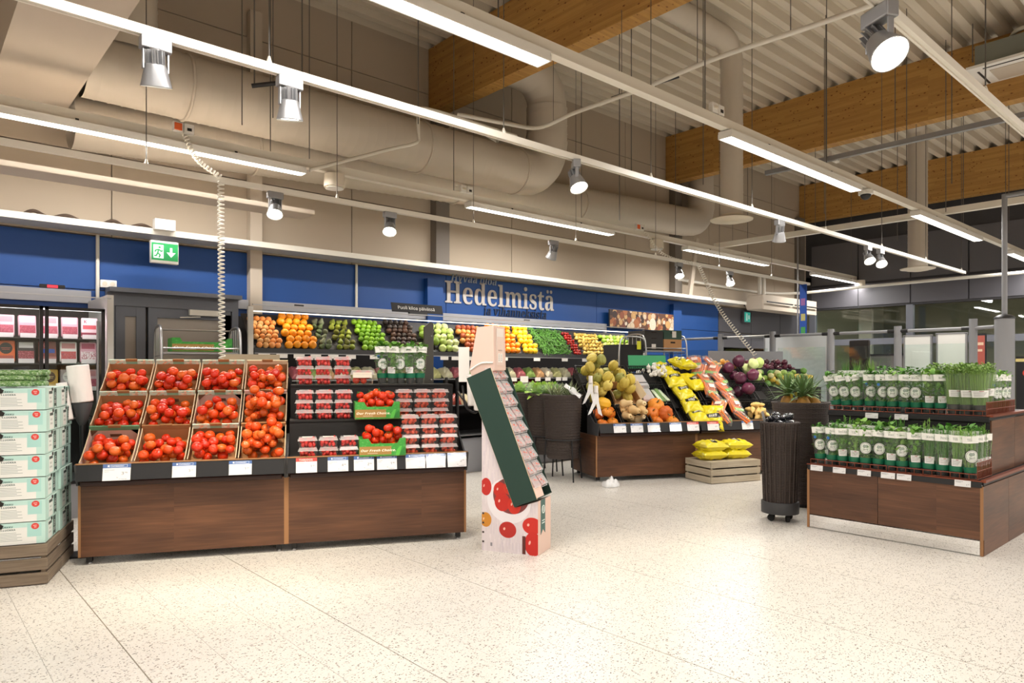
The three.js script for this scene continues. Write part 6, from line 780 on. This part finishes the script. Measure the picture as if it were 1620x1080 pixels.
// ================================================================ things on the rear wall
{
  const e = thing('exit_sign', 'green lit exit sign hanging under the white ledge at left', 'sign', null, Frame.at(2.34, 2.86, -8.72));
  mesh('case', rbox(0.3, 0.26, 0.06, 0.008), mt.white, e); mesh('bracket', [box(0.26, 0.1, 0.012, 0, 0.18, 0)], mt.clear, e); mesh('ballast', box(0.22, 0.12, 0.1, 0.0, 0.32, 0.0), mt.white, e);
  mesh('face', new THREE.PlaneGeometry(0.285, 0.2).translate(0, 0.005, 0.032), M(0xffffff, 0.4, { map: exitTex(), emissive: 0xffffff, emissiveIntensity: 0.45, emissiveMap: exitTex() }), e);
  function exitTex() { return exitTex.t ??= canvasTex(200, 140, (x, w, h) => { x.fillStyle = '#1c8f4c'; x.fillRect(0, 0, w, h); x.fillStyle = '#e8f6ec'; x.fillRect(14, 16, 76, 108); x.fillStyle = '#1c8f4c'; x.beginPath(); x.arc(60, 36, 9, 0, 7); x.fill(); x.strokeStyle = '#1c8f4c'; x.lineWidth = 10; x.beginPath(); x.moveTo(54, 50); x.lineTo(46, 82); x.lineTo(64, 98); x.lineTo(56, 118); x.moveTo(46, 82); x.lineTo(36, 104); x.lineTo(20, 106); x.moveTo(52, 54); x.lineTo(30, 62); x.lineTo(26, 76); x.moveTo(54, 54); x.lineTo(72, 68); x.lineTo(84, 60); x.stroke(); x.fillStyle = '#e8f6ec'; x.fillRect(138, 34, 18, 48); x.beginPath(); x.moveTo(112, 72); x.lineTo(182, 72); x.lineTo(147, 112); x.fill(); }); }
  const s = thing('wall_socket', 'small white double socket above the meat cooler end', 'socket', null, Frame.at(1.86, 2.5, ZB + 0.03)); mesh('plate', rbox(0.17, 0.09, 0.03, 0.008), mt.white, s); for (const q of [-0.04, 0.04]) mesh('outlet', cyl(0.026, 0.026, 0.012, 14).rotateX(PI / 2).translate(q, 0, 0.014), mt.cream, s);
  const font = await new FontLoader().loadAsync('fonts/droid/droid_serif_bold.typeface.json');
  const word = (text, x, y, width, h, mat, label, slant = 0) => { const t = thing('wall_lettering', label, 'lettering', null, Frame.at(x, y, ZB + 0.012)); const probe = new TextGeometry(text, { font, size: 1, depth: 0.01 }); probe.computeBoundingBox(); const k = width / (probe.boundingBox.max.x - probe.boundingBox.min.x); let pen = 0; for (const ch of text) { const adv = (font.data.glyphs[ch] || font.data.glyphs['?']).ha / font.data.resolution; if (ch !== ' ') { const g = new TextGeometry(ch, { font, size: 1, depth: 0.012 / h, curveSegments: 5 }); g.scale(k, h, h).translate(pen * k, 0, 0); if (slant) deform(g, v => { v.x += v.y * slant; }); mesh('letter', g, mat, t); } pen += adv; } };
  word('Hedelmistä', 6.68, 2.6, 2.5, 0.36, M(0xb9b3ae, 0.6), 'large grey serif word on the blue wall band');
  word('Hyvää oloa', 6.8, 2.96, 0.98, 0.13, M(0x8a93a2, 0.6), 'small slanted grey words partly behind the white ledge', 0.2);
  word('ja vihanneksista', 7.5, 2.44, 1.5, 0.15, M(0x14213c, 0.6), 'dark small words partly behind the cooler hood', 0.15);
  const po = thing('onion_poster', 'wide poster of onions and garlic above the cooler end', 'poster', null, Frame.at(11.75, 2.53, ZB + 0.1)); mesh('panel', box(2.15, 0.37, 0.03), mt.charcoal, po); mesh('bracket', box(0.1, 0.1, 0.07, 0, 0, -0.05), mt.black, po);
  mesh('print', new THREE.PlaneGeometry(2.14, 0.36).translate(0, 0, 0.0165), M(0xffffff, 0.6, { map: canvasTex(768, 128, (x, w, h) => { x.fillStyle = '#5c3a2a'; x.fillRect(0, 0, w, h); for (let i = 0; i < 130; i++) { const a = R(w), b = R(h), r = R(14, 34); x.fillStyle = pick(['#c49a62', '#cdb89c', '#8a4c30', '#c29a68', '#3a2824', '#a4643c', '#d8c8b4', '#6c3a2e']); x.beginPath(); x.ellipse(a, b, r, r * R(0.8, 1.1), R(3), 0, 7); x.fill(); x.strokeStyle = 'rgba(70,40,26,0.5)'; x.lineWidth = 2; x.stroke(); } x.fillStyle = '#e9dcc8'; x.beginPath(); x.ellipse(500, 86, 40, 46, 0, 0, 7); x.fill(); x.strokeStyle = '#b08a62'; for (const r of [30, 20, 10]) { x.beginPath(); x.ellipse(500, 86, r, r * 1.15, 0, 0, 7); x.stroke(); } }) }), po);
  for (const [x, l] of [[1.0, 'tangle of dark cable on the white ledge, left'], [1.75, 'tangle of dark cable on the white ledge, above the exit door']]) { const g = tube([[x, 3.14, -8.95], [x + 0.1, 3.19, -8.9], [x + 0.25, 3.15, -8.95], [x + 0.4, 3.18, -8.88], [x + 0.55, 3.14, -8.92]], 0.02, 30, 6); const m = mesh('cable_tangle', g, M(0x4a3a2e, 0.8)); tag(m, l, 'cable'); }
  const bk = mesh('ledge_brace', prism([[0, 0], [0.12, 0], [0.4, 1.3], [0.28, 1.3]], 0.06), mt.beigeLight); tag(bk, 'slanting pale brace above the right end of the white ledge', 'brace'); Frame.at(13.05, 3.13, -8.9).put(bk);
}
// ================================================================ roll cages
function rollCage(frame, w, d, h, label) {
  const c = thing('roll_cage', label, 'trolley', 'steel roll cages', frame);
  for (const s of [-1, 1]) { mesh('side_frame', tube([[s * w / 2, 0.15, -d / 2], [s * w / 2, h - 0.06, -d / 2], [s * w / 2, h, -d / 2 + 0.06], [s * w / 2, h, d / 2 - 0.06], [s * w / 2, h - 0.06, d / 2], [s * w / 2, 0.15, d / 2]], 0.014, 60, 8), mt.steel, c); const g = []; for (let i = 1; i < 5; i++) g.push(bar(V(s * w / 2, 0.15, -d / 2 + d * i / 5), V(s * w / 2, h, -d / 2 + d * i / 5), 0.006, 5)); for (const y of [0.6, 1.0, h - 0.3]) g.push(bar(V(s * w / 2, y, -d / 2), V(s * w / 2, y, d / 2), 0.006, 5)); mesh('side_wires', g, mt.steel, c); }
  mesh('platform', box(w, 0.03, d, 0, 0.16, 0), mt.darkSteel, c); mesh('cross_bar', [bar(V(-w / 2, h - 0.22, d / 2), V(w / 2, h - 0.22, d / 2), 0.01, 6), bar(V(-w / 2, h, -d / 2), V(w / 2, h, -d / 2), 0.012, 6)], mt.steel, c); mesh('shelf', box(w - 0.02, 0.02, d - 0.02, 0, h - 0.27, 0), mt.alu, c);
  for (const x of [-1, 1]) for (const z of [-1, 1]) mesh('castor', [cyl(0.06, 0.06, 0.03, 14).rotateZ(PI / 2).translate(x * (w / 2 - 0.06), 0.06, z * (d / 2 - 0.06)), box(0.04, 0.05, 0.05, x * (w / 2 - 0.06), 0.13, z * (d / 2 - 0.06))], mt.rubber, c);
  return c;
}
{ const f = Frame.at(2.5, 0, -8.05, -0.15); rollCage(f, 0.78, 0.55, 1.95, 'steel roll cage with a green box before the double door');
  greenCarton(f.sub(0.02, 1.693, 0.05), 0.6, 0.36, 0.15, 'green printed carton on the roll cage before the double door');
  const p = mesh('cardboard_sheet', box(0.62, 0.3, 0.02), M(0xc3b49a, 0.85)); tag(p, 'plain brown cardboard sheet leaning behind the tomato boxes', 'cardboard'); Frame.at(2.9, 1.52, -7.55, -0.1).put(p); const st = mesh('box_pallet', [box(0.6, 1.36, 0.4)], mt.card); tag(st, 'tall brown carton standing behind the tomato boxes', 'box'); Frame.at(2.9, 0.68, -7.6, -0.1).put(st);
  const f2 = Frame.at(10.15, 0, -7.58, -0.15); rollCage(f2, 1.0, 0.5, 2.1, 'steel roll cage with dark and brown cartons right of the produce cooler');
  const ctn = (fr, w, h, d, m, label, x, y, z, extra) => { const b = thing('carton', label, 'box', 'cartons in the right roll cage', fr.sub(x, y, z)); mesh('body', box(w, h, d, 0, h / 2, 0), m, b); mesh('hand_hole', box(w * 0.25, h * 0.14, 0.006, 0, h * 0.72, d / 2 + 0.002), M(0x2a211b, 0.9), b); if (extra) mesh('sticker', box(w * 0.22, h * 0.7, 0.004, extra, h * 0.55, d / 2 + 0.004), M(0xe2dcd4, 0.7), b); };
  const dk = M(0x2d2a28, 0.7), dg = M(0x2e4a3c, 0.7);
  ctn(f2, 0.44, 0.2, 0.42, mt.card, 'brown carton low in the right roll cage', 0.22, 1.842, 0, 0); ctn(f2, 0.44, 0.16, 0.42, dg, 'dark green carton with a paper on top at right in the cage', 0.22, 2.042, 0, 0.03); ctn(f2, 0.44, 0.12, 0.42, dk, 'dark carton at the left of the cage, lower', -0.24, 1.842, 0, -0.01); ctn(f2, 0.44, 0.12, 0.42, dk, 'dark carton at the left of the cage, middle', -0.24, 1.962, 0); ctn(f2, 0.44, 0.1, 0.42, dk, 'dark carton at the left of the cage, upper', -0.24, 2.082, 0);
  const f3 = Frame.at(9.38, 0, -7.68, -0.15), bp = thing('crate_stack', 'stack of dark folding crates with yellow tags beside the roll cage', 'crate', null, f3); mesh('panels', [0, 1, 2, 3].map(i => box(0.5, 0.46, 0.45, 0, 0.26 + i * 0.48, 0)), mt.blackMatte, bp); mesh('frame', tube([[-0.28, 0.1, 0.24], [-0.28, 1.98, 0.24], [-0.22, 2.04, 0.24], [0.22, 2.04, 0.24], [0.28, 1.98, 0.24], [0.28, 0.1, 0.24]], 0.014, 60, 8), mt.steel, bp); for (const y of [1.92, 1.62]) mesh('yellow_tag', box(0.09, 0.14, 0.004, 0.12, y, 0.26), M(0xd8d824, 0.5), bp);
}
// ================================================================ rear gondola with garlic and onions
{ const GF = PF.sub(2.05, 0, -1.68), g = thing('rear_gondola', 'grey backed vegetable table behind the cabbage baskets', 'display stand', null, GF);
  mesh('body', box(3.0, 1.4, 0.5, 0.9, 0.7, 0), mt.blackMatte, g); mesh('back_panel', box(1.5, 0.3, 0.03, 1.65, 1.68, -0.3), mt.greyPaint, g); mesh('bin_lip', box(3.0, 0.12, 0.02, 0.9, 1.46, 0.26), mt.black, g);
  const gm = M(0xe6e2da, 0.6), om = [M(0x5a2436, 0.4), M(0x6e3044, 0.4), M(0x42202c, 0.4)], ym = [M(0xc88a3c, 0.5), M(0xd8a450, 0.5)];
  const heap = (x, w, n, r, mats, name, label) => pile(n, w, 0.46, r, 0.35, 6).forEach(q => veg(name, 'vegetable', cabG, pick(mats), GF, [x + q[0], 1.402 + q[1], q[2]], q[3], label, label, E3()));
  heap(-0.2, 0.7, 40, 0.045, [gm], 'garlic', 'white garlic bulb on the rear vegetable table'); heap(1.05, 0.4, 20, 0.05, ym, 'onion', 'yellow onion on the rear vegetable table'); heap(1.75, 1.1, 70, 0.05, om, 'red_onion', 'red onion on the rear vegetable table');
  mesh('front_tier', box(1.5, 1.22, 0.4, 1.65, 0.61, 0.48), mt.blackMatte, g);
  const vm = [M(0x8aa84a, 0.5), M(0xd8b84a, 0.5), M(0x5f8a3c, 0.5), M(0xc8c48a, 0.5)]; pile(60, 1.45, 0.38, 0.055, 0.4, 6).forEach(q => veg('mixed_vegetable', 'vegetable', cabG, pick(vm), GF, [1.65 + q[0], 1.222 + q[1], 0.48 + q[2]], q[3], 'yellow or green vegetable on the front tier of the rear table', 'vegetables on the front tier', E3()));
}

// ================================================================ glass partition and the far right
{
  const X = 12, zs = [-8.3, -7.41, -6.34, -5.28, -4.22, -3.18], p = thing('glass_partition', 'waist high glass partition with grey posts and round top rail', 'partition');
  zs.forEach((z, i) => { if (!i) return; const q = mesh('post', cyl(0.055, 0.055, i === 5 ? 2.26 : 2.2, 16, X, i === 5 ? 1.13 : 1.1, z), mt.greyPaint, p); mesh('collar', [cyl(0.03, 0.03, 0.12, 10).rotateX(PI / 2).translate(X, 2.12, z + 0.09), cyl(0.03, 0.03, 0.12, 10).rotateX(PI / 2).translate(X, 2.12, z - 0.09)], mt.black, q); });
  for (let i = 0; i < 5; i++) { mesh('top_rail', bar(V(X, 2.12, zs[i]), V(X, 2.12, zs[i + 1]), 0.025, 10), mt.greyPaint, p); mesh('pane', box(0.01, 1.7, zs[i + 1] - zs[i] - 0.2, X, 1.05, (zs[i] + zs[i + 1]) / 2), mt.glass, p); }
  mesh('top_rail', bar(V(X, 2.12, -3.18), V(11.79, 2.12, -2.86), 0.025, 10), mt.greyPaint, p);
  const bp = thing('gate_post', 'thick grey gate post with black cap and thin pole on top', 'post', null, Frame.at(11.7, 0, -2.72)); mesh('body', cyl(0.12, 0.12, 2.22, 20, 0, 1.11, 0), mt.greyPaint, bp); mesh('cap', new THREE.SphereGeometry(0.13, 20, 10, 0, 7, 0, PI / 2).scale(1, 0.5, 1).translate(0, 2.22, 0), mt.black, bp); mesh('pole', [cyl(0.035, 0.035, 1.75, 10, 0, 3.1, 0), bar(V(0, 3.95, 0), V(0, 3.98, 1.5), 0.03, 8)], mt.greyPaint, bp);
  const board = (x, z0, z1, y0, y1, m, label) => { const b = thing('white_board', label, 'board', 'boards behind the partition'); mesh('panel', box(0.04, y1 - y0, z1 - z0, x, (y0 + y1) / 2, (z0 + z1) / 2), m, b); mesh('frame', [box(0.05, 0.03, z1 - z0 + 0.04, x, y1, (z0 + z1) / 2), box(0.05, y1 - y0, 0.025, x, (y0 + y1) / 2, z0), box(0.05, y1 - y0, 0.025, x, (y0 + y1) / 2, z1)], mt.alu, b); };
  const wb = M(0xe3e2de, 0.35), wb2 = M(0xd3d6d8, 0.4);
  board(13, -4.46, -4.05, 0.02, 2.08, wb, 'white panel behind the partition, left of its pair'); board(13, -3.96, -3.54, 0.02, 2.1, wb, 'white panel behind the partition, right of its pair'); board(13, -7.03, -5.78, 0.02, 2.17, wb2, 'wide white panel behind the partition next to the blue wall');
  const dkb = thing('dark_screen', 'black upright screen standing behind the herbs', 'screen', null, Frame.at(12.6, 0, -5.05)); mesh('screen', rbox(0.06, 1.2, 0.34, 0.02, 0, 1.42, 0), M(0x1d1512, 0.6), dkb); mesh('stand', box(0.06, 0.84, 0.12, 0, 0.42, 0), mt.black, dkb);
  const kiosk = thing('counter', 'grey counter block behind the partition', 'counter', null, Frame.at(13.2, 0, -4.75)); mesh('body', box(0.5, 1.75, 0.5, 0, 0.875, 0), M(0x6f6c6a, 0.5), kiosk); mesh('top', box(0.52, 0.03, 0.52, 0, 1.765, 0), mt.darkSteel, kiosk);
  const ps = thing('poster_stand', 'narrow red and grey poster stand right of the white panels', 'poster', null, Frame.at(13, 0, -3.34)); mesh('frame', box(0.04, 2.06, 0.15, 0, 1.05, 0), mt.black, ps); mesh('print', box(0.045, 1.98, 0.12, 0, 1.06, 0), M(0xffffff, 0.5, { map: canvasTex(64, 256, (x, w, h) => { x.fillStyle = '#8d7f8e'; x.fillRect(0, 0, w, h); x.fillStyle = '#b0584c'; x.fillRect(0, 0, w, 60); x.fillStyle = '#e3c1a6'; x.fillRect(10, 14, 44, 6); x.fillRect(10, 28, 36, 5); x.fillStyle = '#4c4450'; for (let i = 0; i < 6; i++) x.fillRect(12, 80 + i * 24, 20 + (i * 13) % 24, 10); }) }), ps); mesh('foot', box(0.3, 0.02, 0.25, 0, 0.01, 0), mt.black, ps);
  const sm = thing('small_kiosk', 'small dark cabinet with a red mark at the right edge', 'cabinet', null, Frame.at(14.0, 0, -2.9)); mesh('body', box(0.4, 1.72, 0.3, 0, 0.86, 0), mt.black, sm); mesh('mark', cyl(0.06, 0.06, 0.01, 16).rotateZ(PI / 2).translate(-0.205, 1.45, 0), M(0xc83a2a, 0.5), sm); mesh('band', box(0.41, 0.05, 0.31, 0, 1.66, 0), M(0xc8b878, 0.6), sm);
  const bl = thing('bollard', 'short steel bollard at the right edge behind the herbs', 'post', null, Frame.at(11.4, 0, -1.95)); mesh('tube', cyl(0.05, 0.05, 1.68, 14, 0, 0.84, 0), mt.alu, bl); mesh('cap', cyl(0.052, 0.052, 0.03, 14, 0, 1.69, 0), mt.darkSteel, bl);
  // hall door frame and hall lamps
  struct('door_2', [box(0.1, 2.2, 0.1, 17.6, 1.1, -3.6), box(0.1, 2.2, 0.1, 17.6, 1.1, -2.2), box(0.1, 0.14, 1.5, 17.6, 2.25, -2.9)], mt.doorGrey, 'grey glazed door frame at the right edge');
  for (const [x, z, l] of [[21.5, -5.6, 'left'], [21.8, -3.6, 'right']]) { const h = thing('hall_lamp', 'lit tube lamp in the entrance hall beyond the glass, ' + l, 'lamp', 'hall lamps', Frame.at(x, 3.4, z)); mesh('tube', box(2.4, 0.06, 0.08, 0, 0, 0), mt.led, h); mesh('housing', box(2.4, 0.04, 0.14, 0, 0.05, 0), mt.white, h); mesh('rod', cyl(0.01, 0.01, 0.46, 6, 0, 0.29, 0), mt.wire, h); const a = new THREE.RectAreaLight(LED_COLOR, LED * 0.35, 2.4, 0.08); a.position.set(x, 3.36, z); a.lookAt(x, 0, z); a.castShadow = true; scene.add(a); }
}
renderer.render(scene, camera);
